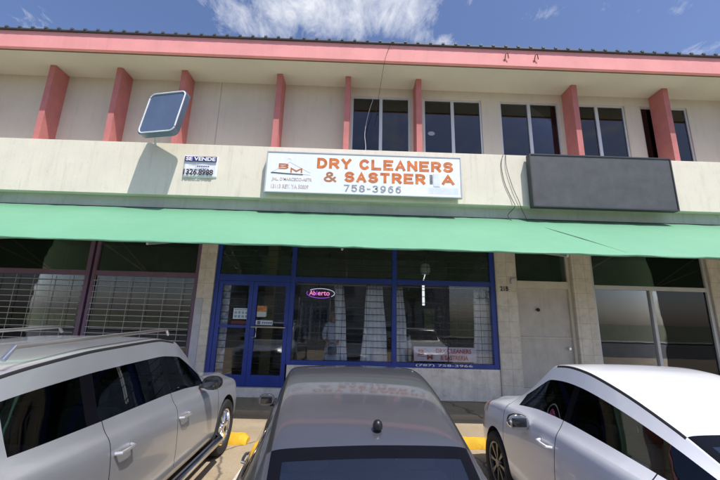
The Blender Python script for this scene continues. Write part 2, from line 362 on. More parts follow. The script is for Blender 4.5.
# windows of the upper floor
def upwin(x0, x1, z0=5.985, z1=8.028, n=2):
    b = BM(); f = .05
    box(b, x0+.002, x1-.002, 8.83, 8.90, z1-f, z1-.002); box(b, x0+.002, x1-.002, 8.81, 8.92, z0+.002, z0+f)
    box(b, x0+.002, x0+f, 8.83, 8.90, z0+f, z1-f); box(b, x1-f, x1-.002, 8.83, 8.90, z0+f, z1-f)
    w_ = (x1-x0)/n
    for k in range(1, n): box(b, x0+k*w_-.045, x0+k*w_+.045, 8.825, 8.895, z0+f, z1-f)
    wn = obj('window', b, alu, B)
    for k in range(n):
        one('pane', upglass, wn, (x0+k*w_+f, x0+(k+1)*w_-f, 8.86, 8.866, z0+f+.002, z1-f-.002))
    return wn
upwin(-.18, 1.49); upwin(1.87, 3.55); upwin(4.08, 5.8); upwin(6.1, 7.75); upwin(8.2, 9.6)
# dark rooms behind the upper windows
one('upper_room', dark, B, (-.3, 9.7, 10.4, 10.5, 5.84, 8.2), (-.3, 9.7, 9.0, 10.4, 5.8, 5.84), (-.3, 9.7, 9.0, 10.4, 8.2, 8.25), (-.4, -.3, 9.0, 10.4, 5.84, 8.2), (9.7, 9.8, 9.0, 10.4, 5.84, 8.2))

# awning: sloping mint sheet with a shallow valance
def awn(y): return 4.21 - (7.97-y)/(7.97-5.75)*(4.21-2.99)
b = BM()
n = 168
rows = [(7.965, awn(7.965)), (6.9, awn(6.9)-.015), (5.75, 2.99), (5.735, 2.975), (5.735, 2.955)]
top = [[b.verts.new((X0+(X1-X0)*k/n, y+rnd.uniform(-.004, .004), z+rnd.uniform(-.006, .006)-.007*abs(math.sin(math.pi*(X1-X0)*k/n/1.22))*(8-y)/2.2)) for k in range(n+1)] for y, z in rows]
for r0, r1 in zip(top, top[1:]):
    for k in range(n): b.faces.new((r0[k], r0[k+1], r1[k+1], r1[k]))
aw = obj('awning', b, mint, B, smooth=True)
sm = aw.modifiers.new('thickness', 'SOLIDIFY'); sm.thickness = .02; sm.offset = -1
sx_ = X0+.4
while sx_ < X1-.3:      # sewn seams of the awning sheet
    b = BM(); prev = None
    for y, z in ((7.95, awn(7.95)+.004), (7.4, awn(7.4)-.005), (6.9, awn(6.9)-.008), (6.3, awn(6.3)-.004), (5.76, awn(5.76)+.004)):
        ring = [b.verts.new((sx_+dx, y, z+dz)) for dx, dz in ((-.012, 0), (-.008, .009), (.008, .009), (.012, 0))]
        if prev:
            for k in range(3): b.faces.new((prev[k], prev[k+1], ring[k+1], ring[k]))
        prev = ring
    obj('awning_seam', b, mint, B); sx_ += rnd.choice((1.22, 1.22, 1.26, 1.18))
b = BM()
for xx in (-9.5, -6.5, -3.5, -.2, 3.7, 6.8, 9.8):
    tube(b, [(xx, 8.2, 3.55), (xx, 5.8, 2.94)], .02); tube(b, [(xx, 8.2, 4.05), (xx, 5.8, 2.95)], .02)
split_obj('awning_arm', b, alu, B)
one('awning_gap_strip', black, B, (X0, X1, 7.945, 7.963, 4.205, 4.238))

# ground floor: shell
one('canopy_slab', cream, B, (X0, X1, 8.202, 8.79, 3.95, 4.5))
def shell(name, m, x0, x1, y1, z0=.2, z1=3.93):
    one(name, m, B, (x0, x1, y1, y1+.1, z0, z1), (x0-.1, x0-.002, 8.66, y1, z0, z1), (x1+.002, x1+.1, 8.66, y1, z0, z1), (x0, x1, 8.5, y1, z0-.1, z0-.002), (x0, x1, 8.7, y1, z1+.002, z1+.02))
shell('shop_interior', intw, -3.4, 3.5, 12.8)
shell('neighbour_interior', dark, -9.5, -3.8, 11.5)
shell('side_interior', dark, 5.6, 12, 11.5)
for x0, x1 in ((-3.725, -3.345), (3.505, 4.0)):
    one('pillar', tile, B, (x0, x1, 8.40, 8.85, 0, 3.94))
# left neighbour pier base patch
one('pillar_patch', mat('bluish_white_paint', (.50, .51, .55), .8, spots=.3), B, (-3.722, -3.55, 8.385, 8.398, .3, 2.15))
one('knee_wall', knee_m, B, (-1.47, 3.5, 8.44, 8.7, 0, .695))
one('entrance_step', knee_m, B, (-3.34, -1.475, 8.36, 8.7, 0, .195))

# main shop front, blue frames
def shop_frame(name, m, bars, parent=B):
    b = BM()
    for q in bars: box(b, *q, bev=.004)
    return obj(name, b, m, parent)
FY0, FY1 = 8.45, 8.55
sw1 = shop_frame('shop_window', blue, [(-1.51, -1.40, FY0, FY1, .70, 3.92), (-1.398, .96, FY0, FY1, .70, .80), (-1.398, .96, FY0, FY1, 2.62, 2.74), (-1.398, .96, FY0, FY1, 3.82, 3.92)])
one('pane', shopglass, sw1, (-1.40, .96, 8.497, 8.503, .80, 2.62)); one('transom_pane', shopglass, sw1, (-1.40, .96, 8.497, 8.503, 2.74, 3.82))
sw2 = shop_frame('shop_window', blue, [(.962, 1.075, FY0-.004, FY1+.004, .70, 3.92), (1.077, 3.38, FY0, FY1, .70, .80), (1.077, 3.38, FY0, FY1, 2.62, 2.74), (1.077, 3.38, FY0, FY1, 3.82, 3.92), (3.382, 3.50, FY0-.004, FY1+.004, .66, 3.92)])
one('pane', shopglass, sw2, (1.077, 3.38, 8.497, 8.503, .80, 2.62)); one('transom_pane', shopglass, sw2, (1.077, 3.38, 8.497, 8.503, 2.74, 3.82))
b = BM(); box(b, 2.30, 2.315, 8.49, 8.51, .8, 2.62); obj('pane_joint', b, black, sw2)
# door unit: surround plus two leaves
df = shop_frame('door_surround', blue, [(-3.34, -3.24, FY0, FY1, .2, 3.92), (-3.238, -1.512, FY0, FY1, 2.60, 2.76), (-3.238, -1.512, FY0, FY1, 3.82, 3.92)])
one('transom_pane', shopglass, df, (-3.238, -1.512, 8.497, 8.503, 2.76, 3.82))
def leaf(x0, x1, metal_bar):
    d = shop_frame('shop_door', blue, [(x0, x0+.10, 8.46, 8.53, .21, 2.597), (x1-.10, x1, 8.46, 8.53, .21, 2.597), (x0+.101, x1-.101, 8.46, 8.53, .21, .45), (x0+.101, x1-.101, 8.46, 8.53, 2.50, 2.597)])
    one('pane', shopglass, d, (x0+.1, x1-.1, 8.495, 8.50, .45, 2.50))
    b = BM()
    if metal_bar:
        tube(b, [(x0+.04, 8.40, 1.53), (x1-.04, 8.40, 1.53)], .02); tube(b, [(x0+.16, 8.40, 1.53), (x0+.16, 8.40, 1.30), (x0+.07, 8.44, 1.28)], .016)
        for xx in (x0+.06, x1-.06): tube(b, [(xx, 8.40, 1.53), (xx, 8.47, 1.53)], .014)
        obj('push_bar', b, mat('brushed_steel', (.62, .62, .63), .25, .9), d)
    else:
        box(b, x0+.101, x1-.101, 8.465, 8.525, 1.50, 1.56); obj('mid_rail', b, blue, d)
leaf(-3.235, -2.40, False); leaf(-2.395, -1.515, True)
# security grilles just behind the glass
def grille(parent, m, x0, x1, z0, z1, step, vert, y=8.60, t=.008, tv=.005):
    b = BM(); z = z0+step/2
    while z < z1: box(b, x0, x1, y-t, y+t, z-t, z+t); z += step
    x = x0+.02
    while x < x1: box(b, x-tv, x+tv, y+t+.001, y+t+.010, z0, z1); x += vert
    obj('security_grille', b, m, parent)
grille(sw1, grille_m, -1.46, 1.0, .72, 2.66, .155, .60); grille(sw1, grille_m, -1.46, 1.0, 2.70, 3.9, .155, .82)
grille(sw2, grille_m, 1.04, 3.46, .72, 2.66, .155, .30, t=.007, tv=.004); grille(sw2, grille_m, 1.04, 3.46, 2.70, 3.9, .155, .80)
grille(df, grille_m, -3.3, -1.52, .45, 2.6, .165, .9); grille(df, grille_m, -3.3, -1.52, 2.70, 3.9, .155, .85)

# neighbour on the left: purple frames and pale roll-down grille
for q in ((-6.3, -3.73), (-9.0, -6.36)):
    x0, x1 = q
    nw = shop_frame('neighbour_window', purple, [(x0, x0+.08, FY0, FY1, .45, 3.92), (x1-.10, x1, FY0, FY1, .45, 3.92), (x0+.081, x1-.101, FY0, FY1, 2.64, 2.76), (x0+.081, x1-.101, FY0, FY1, .45, .56), (x0+.081, x1-.101, FY0, FY1, 3.84, 3.92)])
    one('pane', shopglass, nw, (x0+.081, x1-.101, 8.497, 8.503, .56, 2.64)); one('transom_pane', shopglass, nw, (x0+.081, x1-.101, 8.497, 8.503, 2.76, 3.84))
    grille(nw, lgrille_m, x0+.09, x1-.11, .56, 2.62, .135, .42, y=8.43, t=.007, tv=.004)
    one('neighbour_knee_wall', knee_m, B, (x0, x1, 8.44, 8.7, 0, .445))
one('pillar', tile, B, (-9.45, -9.02, 8.40, 8.85, 0, 3.94))
for q in ((X0, -9.452), (12.1, X1)): one('lower_wall', mat('beige_stucco_lower', (.50, .45, .37), .9, var=.08, bump=.4, streak=.4, spots=.25, dirt=(.26, .22, .17)), B, (*q, 8.45, 8.7, 0, 3.94))

# right neighbour: taupe service door with a dark transom
door_m = mat('taupe_door_paint', (.54, .51, .46), .6, var=.1, streak=.25, spots=.15)
dfr = mat('cream_door_frame', (.62, .58, .50), .6, var=.08, spots=.2)
rd = shop_frame('service_door', dfr, [(4.0, 4.07, 8.50, 8.62, .15, 3.92), (4.071, 5.35, 8.50, 8.62, 2.62, 2.80), (4.071, 5.35, 8.50, 8.62, 3.84, 3.92), (5.351, 5.42, 8.50, 8.62, .15, 3.92), (4.071, 5.35, 8.52, 8.60, .15, .30), (4.071, 5.35, 8.55, 8.60, 1.42, 1.46)])
one('panel', door_m, rd, (4.072, 5.348, 8.565, 8.59, .302, 1.418), (4.072, 5.348, 8.565, 8.59, 1.462, 2.618))
one('transom_pane', shopglass, rd, (4.072, 5.348, 8.55, 8.556, 2.802, 3.838))
b = BM(); lathe(b, [(.0, 8.50), (.035, 8.50), (.045, 8.52), (.03, 8.56)], 16, 'Y', (4.56, 0, 2.10)); obj('peephole', b, black, rd, True)
b = BM(); lathe(b, [(.0, 8.48), (.03, 8.485), (.035, 8.52), (.015, 8.56)], 16, 'Y', (5.24, 0, 1.2)); obj('knob', b, chrome, rd, True)
one('dark_recess', dark, B, (4.0, 5.42, 9.3, 9.4, 0, 3.93), (3.9, 4.0, 8.86, 9.3, 0, 3.93), (5.42, 5.55, 8.86, 9.3, 0, 3.93))
one('door_step', knee_m, B, (4.0, 5.42, 8.42, 8.8, 0, .145))
one('door_hood_bracket', alu, B, (3.86, 4.0, 8.34, 8.398, 2.80, 2.83), (3.86, 3.89, 8.36, 8.398, 2.70, 2.80))
one('pillar', tile, B, (5.425, 5.9, 8.40, 8.85, 0, 3.94))
rw = shop_frame('neighbour_window', alu, [(5.902, 5.98, FY0, FY1, .45, 3.92), (8.8, 8.88, FY0, FY1, .45, 3.92), (5.981, 8.799, FY0, FY1, .45, .55), (5.981, 8.799, FY0, FY1, 2.64, 2.74), (5.981, 8.799, FY0, FY1, 3.84, 3.92), (7.35, 7.42, FY0, FY1, .551, 2.639)])
one('pane', shopglass, rw, (5.981, 8.799, 8.497, 8.503, .55, 2.64)); one('transom_pane', shopglass, rw, (5.981, 8.799, 8.497, 8.503, 2.74, 3.84))
one('neighbour_knee_wall', knee_m, B, (5.902, 8.88, 8.44, 8.7, 0, .445))
one('pillar', tile, B, (8.89, 9.3, 8.40, 8.85, 0, 3.94))
rw = shop_frame('neighbour_window', alu, [(9.302, 9.38, FY0, FY1, .45, 3.92), (12.0, 12.08, FY0, FY1, .45, 3.92), (9.381, 11.99, FY0, FY1, .45, .55), (9.381, 11.99, FY0, FY1, 2.64, 2.74), (9.381, 11.99, FY0, FY1, 3.84, 3.92)])
one('pane', shopglass, rw, (9.381, 11.99, 8.497, 8.503, .55, 2.64)); one('transom_pane', shopglass, rw, (9.381, 11.99, 8.497, 8.503, 2.74, 3.84))
one('neighbour_knee_wall', knee_m, B, (9.302, 12.08, 8.44, 8.7, 0, .445))
# yellowish column inside the shop
one('interior_column', mat('ochre_paint', (.30, .25, .11), .8, var=.1), B, (-2.55, -2.25, 10.2, 10.5, .2, 3.9))
text('house_number', '21B', darklet, 3.60, 3.80, 2.53, 2.64, 8.398, B, bold=.03)
# rusty stubs on the fascia
b = BM()
for xx in (3.84, 4.62):
    tube(b, [(xx-.05, 7.69, 8.46), (xx-.04, 7.64, 8.60), (xx+.01, 7.63, 8.63), (xx+.04, 7.66, 8.50)], .012, 6)
split_obj('rusty_bracket', b, mat('rust', (.20, .05, .03), .9, var=.4), B)

# ---------------------------------------------------------------- signs
sg = empty('shop_sign', (.19, 7.68, 4.61)); tag(sg, 'long white sign reading DRY CLEANERS & SASTRERIA in orange letters', 'sign')
SY = 7.62
one('panel', white_m, sg, (-2.10, 2.48, SY, 7.70, 4.62, 5.60))
b = BM(); fr = .022
box(b, -2.13, 2.51, SY-.012, 7.72, 5.602, 5.602+fr); box(b, -2.13, 2.51, SY-.012, 7.72, 4.618-fr, 4.618); box(b, -2.13, -2.102, SY-.012, 7.72, 4.618, 5.602); box(b, 2.482, 2.51, SY-.012, 7.72, 4.618, 5.602)
obj('frame', b, alu, sg)
b = BM()
for xx in (-1.6, .2, 2.0): box(b, xx, xx+.06, 7.722, 7.798, 4.75, 5.5)
split_obj('bracket', b, alu, sg)
block('lettering', 'DRY CLEANERS', orange_m, -.93, 2.31, 5.225, 5.495, SY, sg, .068)
block('lettering', '&', mat('brown_lettering', (.40, .16, .07), .6, var=.3), -.76, -.46, 4.89, 5.145, SY, sg, .046)
block('lettering', 'SASTRER', orange_m, -.27, 1.64, 4.90, 5.165, SY, sg, .068)
block('lettering', 'I', mat('worn_letter', (.16, .15, .16), .6, var=.6, scale=18), 1.70, 1.86, 4.91, 5.16, SY, sg, .07)
block('lettering', 'A', orange_m, 2.03, 2.33, 4.91, 5.165, SY, sg, .068)
block('lettering', '758-3966', greylet, -.28, 1.07, 4.66, 4.84, SY, sg, .034, .3)
# flaked patch round the damaged letter
b = BM(); box(b, 1.835, 1.985, SY-.0075, SY+.001, 4.86, 5.18); box(b, 1.70, 2.42, SY-.0015, SY+.001, 4.68, 4.84); obj('flaked_patch', b, mat('patch_white', (.70, .75, .82), .5, var=.1, scale=8), sg)
block('lettering', 'B', orange_m, -1.83, -1.60, 5.18, 5.32, SY, sg, .032)
block('lettering', 'M', orange_m, -1.55, -1.27, 5.09, 5.22, SY, sg, .036)
b = BM()
for p in ([(-1.57, 5.36), (-1.55, 5.42), (-1.60, 5.46), (-1.64, 5.42)], [(-1.57, 5.36), (-1.98, 5.10)], [(-1.57, 5.36), (-1.08, 5.10)], [(-1.98, 5.10), (-1.08, 5.05)]):
    tube(b, [(a, SY-.001, c) for a, c in p], .004, 5)
obj('hanger_emblem', b, mat('faint_blue_line', (.60, .64, .72), .6), sg)
b = BM(); tube(b, [(-2.0, SY-.004, 5.085), (-1.6, SY-.004, 5.065), (-1.25, SY-.004, 5.055)], .009, 5); obj('emblem_line', b, darklet, sg)
text('lettering', "JNL. D'MARCECO-ASTR", fadedlet, -1.97, -1.03, 4.87, 4.97, SY, sg, bold=.02)
text('lettering', '13113 REY. YA 50809', fadedlet, -1.97, -1.10, 4.70, 4.80, SY, sg, bold=.02)

sv = empty('sale_banner', (-3.73, 7.79, 4.96)); tag(sv, 'small blue and white SE VENDE banner on the cream parapet', 'banner')
b = BM(); nx, nz_ = 14, 8
g_ = [[b.verts.new((-4.13+.80*i/nx, 7.785-.012*math.sin(i*.8+j*.3)*(1-j/nz_)-.012*j/nz_, 4.95+.54*j/nz_ + .02*(1-i/nx)*(1 if j == nz_ else 0))) for i in range(nx+1)] for j in range(nz_+1)]
for j in range(nz_):
    for i in range(nx): b.faces.new((g_[j][i], g_[j][i+1], g_[j+1][i+1], g_[j+1][i]))
cb = obj('cloth', b, white_m, sv, True); s_ = cb.modifiers.new('t', 'SOLIDIFY'); s_.thickness = .004
one('header', mat('navy_print', (.03, .03, .22), .6), sv, (-4.11, -3.35, 7.743, 7.750, 5.355, 5.485))
text('lettering', 'SE VENDE', mat('white_print', (.85, .85, .88), .6), -4.08, -3.38, 5.372, 5.468, 7.742, sv, bold=.03)
one('small_print', mat('grey_print', (.10, .12, .3), .6), sv, *[(-3.80+.05*k, -3.765+.05*k, 7.744, 7.748, 5.215, 5.25) for k in range(6)])
b = BM()
tube(b, [(-3.99, 7.745, 5.24), (-3.80, 7.745, 5.25)], .004, 5); tube(b, [(-3.82, 7.745, 5.26), (-3.82, 7.745, 5.32)], .004, 5); obj('emblem_line', b, fadedlet, sv)
text('lettering', '1326.8988', darklet, -4.10, -3.40, 5.01, 5.155, 7.740, sv, bold=.03)

ds = empty('dark_signboard', (5.9, 7.6, 4.45)); tag(ds, 'dark grey blank signboard on the parapet right of the white sign', 'signboard')
one('panel', mat('dark_grey_board', (.075, .078, .085), .6, var=.2, streak=.3), ds, (4.19, 7.6, 7.60, 7.74, 4.47, 5.75))
b = BM()
for q in ((4.16, 4.188, 4.44, 5.78), (7.602, 7.63, 4.44, 5.78)): box(b, q[0], q[1], 7.585, 7.75, q[2], q[3])
box(b, 4.189, 7.601, 7.585, 7.75, 4.44, 4.469); box(b, 4.189, 7.601, 7.585, 7.75, 5.751, 5.78); box(b, 4.6, 4.66, 7.751, 7.798, 4.6, 5.6); box(b, 7.1, 7.16, 7.751, 7.798, 4.6, 5.6)
obj('frame', b, mat('dark_frame', (.05, .05, .055), .5), ds)

# projecting sign at the left, seen edge-on
ps = empty('projecting_sign', (-3.75, 6.6, 4.9)); tag(ps, 'blue lightbox sign with white outline projecting at far left', 'sign')
def rrect(x0, x1, z0, z1, r, n=5):
    out = []
    for cx, cz, a0 in ((x1-r, z1-r, 0), (x0+r, z1-r, 90), (x0+r, z0+r, 180), (x1-r, z0+r, 270)):
        for k in range(n+1):
            a = R(a0+90*k/n); out.append((cx+r*math.cos(a), cz+r*math.sin(a)))
    return out
PSA = R(12)
def pfn(u, v, t): return Vector((-4.38 + u*math.cos(PSA)+v*.16, 7.20 - u*math.sin(PSA)+t, 6.22+v))
b = BM(); prism(b, rrect(-.55, .42, -.50, .55, .12), pfn, -.09, .09); obj('box', b, mat('dark_blue_face', (.10, .14, .22), .3, var=.1, coat=.5), ps, True)
b = BM()
pr_ = rrect(-.52, .39, -.47, .52, .11); tube(b, [pfn(u, v, -.097) for u, v in pr_] + [pfn(*pr_[0], -.097)], .016, 6); obj('outline', b, mat('white_outline', (.8, .82, .85), .5), ps)
b = BM(); tube(b, [pfn(-.3, 0, 0), (-4.9, 7.82, 6.22-.5), (-4.9, 7.9, 5.7)], .025); obj('arm', b, alu, ps)

# ---------------------------------------------------------------- cables
cabm = mat('black_cable', (.04, .035, .03), .7); cabw = mat('white_cable', (.55, .55, .55), .7)
def cable(label, pts, m, r=.008):
    P = []
    pts = [Vector(p) for p in pts]
    for i in range(len(pts)-1):
        p0 = pts[max(i-1, 0)]; p1 = pts[i]; p2 = pts[i+1]; p3 = pts[min(i+2, len(pts)-1)]
        for k in range(6):
            t = k/6; P.append(.5*((2*p1)+(p2-p0)*t+(2*p0-5*p1+4*p2-p3)*t*t+(3*p1-p0-3*p2+p3)*t**3))
    P.append(pts[-1]); b = BM(); tube(b, P, r, 6)
    return tag(obj('cable', b, m, None, True), label, 'cable')
cable('dark cable running over the pink roof edge down to the windows', [(.80, 7.66, 8.80), (.70, 7.68, 8.5), (.64, 7.70, 8.22), (.60, 8.1, 8.0), (.5, 8.5, 7.35)], cabm, .005)
cable('pale cable hanging in front of the left upper window', [(.46, 8.5, 7.9), (.30, 8.45, 7.3), (.20, 8.3, 6.6), (.22, 7.9, 5.95), (.20, 7.79, 5.62)], cabw, .006)
cable('thin black cable drooping down the parapet beside the dark signboard, left strand', [(3.62, 7.79, 5.83), (3.55, 7.78, 5.55), (3.60, 7.78, 5.1), (3.74, 7.78, 4.7), (3.80, 7.76, 4.48), (3.68, 7.90, 4.3), (3.74, 7.8, 4.12)], cabm, .007)
cable('thin black cable drooping down the parapet beside the dark signboard, right strand', [(3.68, 7.79, 5.83), (3.67, 7.77, 5.5), (3.78, 7.77, 5.0), (3.92, 7.77, 4.6), (3.97, 7.8, 4.46), (4.10, 7.90, 4.3), (4.10, 7.7, 4.07), (4.25, 7.2, 3.80), (4.5, 6.6, awn(6.6)+.012), (4.75, 5.8, awn(5.8)+.012)], cabm, .006)

# ---------------------------------------------------------------- things in the shop window
def curtain(xt0, xt1, xb0, xb1, z0, z1, y, label, folds=5, m=curtain_m):
    b = BM(); nx, nz2 = folds*8, 14; G = []
    ph = rnd.uniform(0, 6)
    for j in range(nz2+1):
        t = j/nz2; a0 = xb0+(xt0-xb0)*t; a1 = xb1+(xt1-xb1)*t; row = []
        for i in range(nx+1):
            s = i/nx; amp = .028*(1-.2*t)
            row.append(b.verts.new((a0+(a1-a0)*s + .01*math.sin(3*t*3+ph), y+amp*math.sin(2*math.pi*folds*s+ph+.5*math.sin(4*t))+.01*math.sin(9*s+5*t), z0+(z1-z0)*t + (.025*abs(math.sin(math.pi*folds*s)) if j == nz2 else 0))))
        G.append(row)
    for j in range(nz2):
        for i in range(nx): b.faces.new((G[j][i], G[j][i+1], G[j+1][i+1], G[j+1][i]))
    o = obj('curtain', b, m, None, True); s = o.modifiers.new('t', 'SOLIDIFY'); s.thickness = .004
    return tag(o, label, 'curtain', 'white curtains in the shop windows')
curtain(-.46, -.22, -.36, -.06, .5, 2.56, 8.78, 'narrow white curtain hanging behind the person in the window', 3)
curtain(.36, .76, .22, .92, .5, 2.56, 8.75, 'wide flared white curtain right of the person, left of the middle blue post', 5)
curtain(1.08, 1.28, 1.10, 1.42, .5, 2.56, 8.78, 'narrow white curtain just right of the middle blue post', 3)
curtain(3.06, 3.42, 2.98, 3.46, .5, 2.54, 8.75, 'white curtain at the right end of the shop window', 4)
curtain(1.30, 1.45, 1.30, 1.62, .5, 1.35, 8.82, 'short white curtain end behind the window banner', 3)
tag(one('curtain_rod', alu, None, (-1.4, 3.46, 8.80, 8.815, 2.585, 2.60)), 'thin metal curtain rod along the top of the shop windows', 'rod')
# patterned strip behind the left door leaf
b = BM(); box(b, -3.24, -3.0, 8.64, 8.655, .45, 2.5)
cs = tag(obj('patterned_strip', b, mat('patterned_cloth', (.55, .58, .66), .8, var=.6, scale=9, spots=.8, dirt=(.08, .12, .35)), None), 'white cloth strip with blue pattern behind the left door leaf', 'cloth')
# notices on the door
def notice(name, label, cat, x0, x1, z0, z1, m, y=8.488):
    o = one(name, m, None, (x0, x1, y, y+.003, z0, z1)); return tag(o, label, cat)
ppr = mat('paper', (.70, .76, .82), .7, var=.05)
r_ = empty('paper_notice', (-2.64, 8.485, 1.7)); tag(r_, 'white paper notice with blocks of print on the left door leaf', 'notice')
one('sheet', ppr, r_, (-2.83, -2.45, 8.484, 8.488, 1.70, 1.95))
b = BM()
for k in range(4):
    for j in range(2): box(b, -2.80+k*.085, -2.80+k*.085+.06, 8.481, 8.4835, 1.73+j*.09, 1.79+j*.09)
box(b, -2.80, -2.48, 8.481, 8.4835, 1.905, 1.925)
obj('print', b, mat('blue_grey_print', (.25, .36, .45), .7, var=.5, scale=15), r_)
r_ = empty('poster', (-2.15, 8.485, 1.75)); tag(r_, 'small poster with orange flower picture on the right door leaf', 'poster')
one('sheet', mat('poster_pale', (.55, .62, .58), .6), r_, (-2.27, -2.05, 8.484, 8.488, 1.76, 1.88)); one('picture', mat('poster_orange', (.50, .20, .08), .6, var=.8, scale=14), r_, (-2.27, -2.05, 8.484, 8.488, 1.882, 2.02)); one('edge', mat('poster_green', (.05, .25, .15), .6), r_, (-2.048, -2.03, 8.484, 8.488, 1.78, 2.0))
r_ = empty('door_label', (-2.1, 8.485, 1.58)); tag(r_, 'white label strip above the push bar of the right door', 'label')
one('sheet', ppr, r_, (-2.28, -1.88, 8.484, 8.488, 1.575, 1.68))
one('print', mat('grey_block', (.15, .17, .22), .7), r_, (-2.24, -2.17, 8.481, 8.4835, 1.59, 1.665)); one('small_print', mat('grey_block', (0, 0, 0)), r_, *[(-2.13+.05*k, -2.10+.05*k, 8.481, 8.4835, 1.605, 1.65) for k in range(5)])
notice('red_notice', 'dark red notice strip under the white paper on the left door', 'notice', -2.86, -2.50, 1.585, 1.66, mat('dark_red', (.12, .02, .02), .6))
# neon
ne = empty('neon_sign', (-.78, 8.62, 2.25)); tag(ne, 'small lit pink and violet neon sign reading Abierto in the window', 'neon sign')
em1 = mat('neon_pink', (.8, .3, .6), .5, emit=(1, .25, .62), es=.9); em2 = mat('neon_violet', (.4, .1, .8), .5, emit=(.42, .08, 1), es=.7); emw = mat('neon_white', (.8, .8, .9), .5, emit=(.8, .85, 1), es=.5)
text('lettering', 'Ab', em1, -1.06, -.90, 2.31, 2.42, 8.575, ne, bold=.01); text('lettering', 'i', em2, -.885, -.865, 2.31, 2.42, 8.575, ne, bold=.02); text('lettering', 'erto', em1, -.85, -.56, 2.31, 2.41, 8.575, ne, bold=.01)
b = BM(); tube(b, [(-.78+.34*math.cos(R(a)), 8.57, 2.36+.115*math.sin(R(a))) for a in range(-40, 150, 10)], .009, 6); obj('outline_tube', b, emw, ne)
b = BM(); tube(b, [(-.78+.34*math.cos(R(a)), 8.57, 2.36+.115*math.sin(R(a))) for a in range(160, 320, 10)], .007, 6); obj('outline_tube', b, em2, ne)
b = BM(); box(b, -1.12, -.44, 8.60, 8.61, 2.25, 2.48); obj('backing', b, black, ne)
# banner in the right window
wb = empty('window_banner', (2.23, 8.52, .83)); tag(wb, 'white printed banner with red lettering inside the right window', 'banner')
one('sheet', mat('banner_pvc', (.58, .56, .66), .45, var=.12, scale=3, coat=.4), wb, (1.49, 2.97, 8.512, 8.518, .84, 1.17))
redl = mat('red_lettering', (.45, .05, .06), .6, var=.3, scale=12)
text('lettering', 'DRY CLEANERS', redl, 2.02, 2.86, 1.03, 1.13, 8.511, wb, bold=.02)
text('lettering', '& SASTRERIA', redl, 2.12, 2.78, .88, .98, 8.511, wb, bold=.02)
text('lettering', 'B', redl, 1.60, 1.74, .98, 1.10, 8.511, wb, bold=.03); text('lettering', 'M', redl, 1.80, 1.94, .88, .99, 8.511, wb, bold=.03)
b = BM(); tube(b, [(1.56, 8.509, .96), (1.98, 8.509, .92)], .005, 5); tube(b, [(1.58, 8.509, .98), (1.76, 8.509, 1.13), (1.98, 8.509, .95)], .004, 5); obj('hanger_emblem', b, darklet, wb)
text('phone_lettering', '(787) 758-3966', mat('white_print', (0, 0, 0)), 1.52, 2.86, .722, .786, FY0-.001, sw2, bold=.01)
# pendant lamp, wall picture, garment rack, counter
lp = empty('pendant_lamp', (1.98, 9.6, 2.1)); tag(lp, 'white globe lamp above a pale upright tube inside the right window', 'lamp')
b = BM(); lathe(b, [(.0, 3.02), (.10, 3.03), (.14, 3.10), (.14, 3.24), (.09, 3.32), (.0, 3.33)], 20, 'Z', (2.02, 9.6, 0)); obj('shade', b, mat('lamp_white', (.8, .8, .76), .5), lp, True)
b = BM(); tube(b, [(2.02, 9.6, 3.32), (2.02, 9.6, 3.93)], .01); obj('cord', b, black, lp)
b = BM(); tube(b, [(1.96, 9.6, 2.17), (1.96, 9.6, 2.85)], .035, 12); tube(b, [(1.96, 9.6, 2.84), (2.02, 9.6, 3.04)], .012); obj('tube', b, mat('lit_tube', (.8, .8, .8), .5, emit=(.92, .97, 1), es=.9), lp, True)
r_ = empty('wall_picture', (2.1, 9.7, 1.6)); tag(r_, 'olive framed picture hanging behind the right window glass', 'picture')
one('frame', mat('olive_frame', (.20, .18, .05), .7), r_, (1.98, 2.26, 9.62, 9.66, 1.58, 2.08)); one('print', mat('olive_print', (.14, .15, .08), .7, var=.6, scale=9), r_, (2.02, 2.22, 9.605, 9.618, 1.64, 2.02)); 
b = BM(); tube(b, [(2.12, 9.64, 2.08), (2.12, 9.64, 3.93)], .006); obj('hanging_wire', b, black, r_)
rk = empty('garment_rack', (-1.05, 9.6, .2)); tag(rk, 'metal garment rack of hanging clothes in plastic left of the person', 'garment rack')
b = BM(); tube(b, [(-1.45, 9.6, .2), (-1.45, 9.6, 2.3), (-.6, 9.6, 2.3), (-.6, 9.6, .2)], .015); tube(b, [(-1.45, 9.35, .22), (-1.45, 9.85, .22)], .015); tube(b, [(-.6, 9.35, .22), (-.6, 9.85, .22)], .015); obj('rail', b, alu, rk)
garc = [(.30, .31, .34), (.12, .14, .20), (.38, .38, .36), (.20, .14, .13), (.30, .33, .38), (.10, .10, .11)]
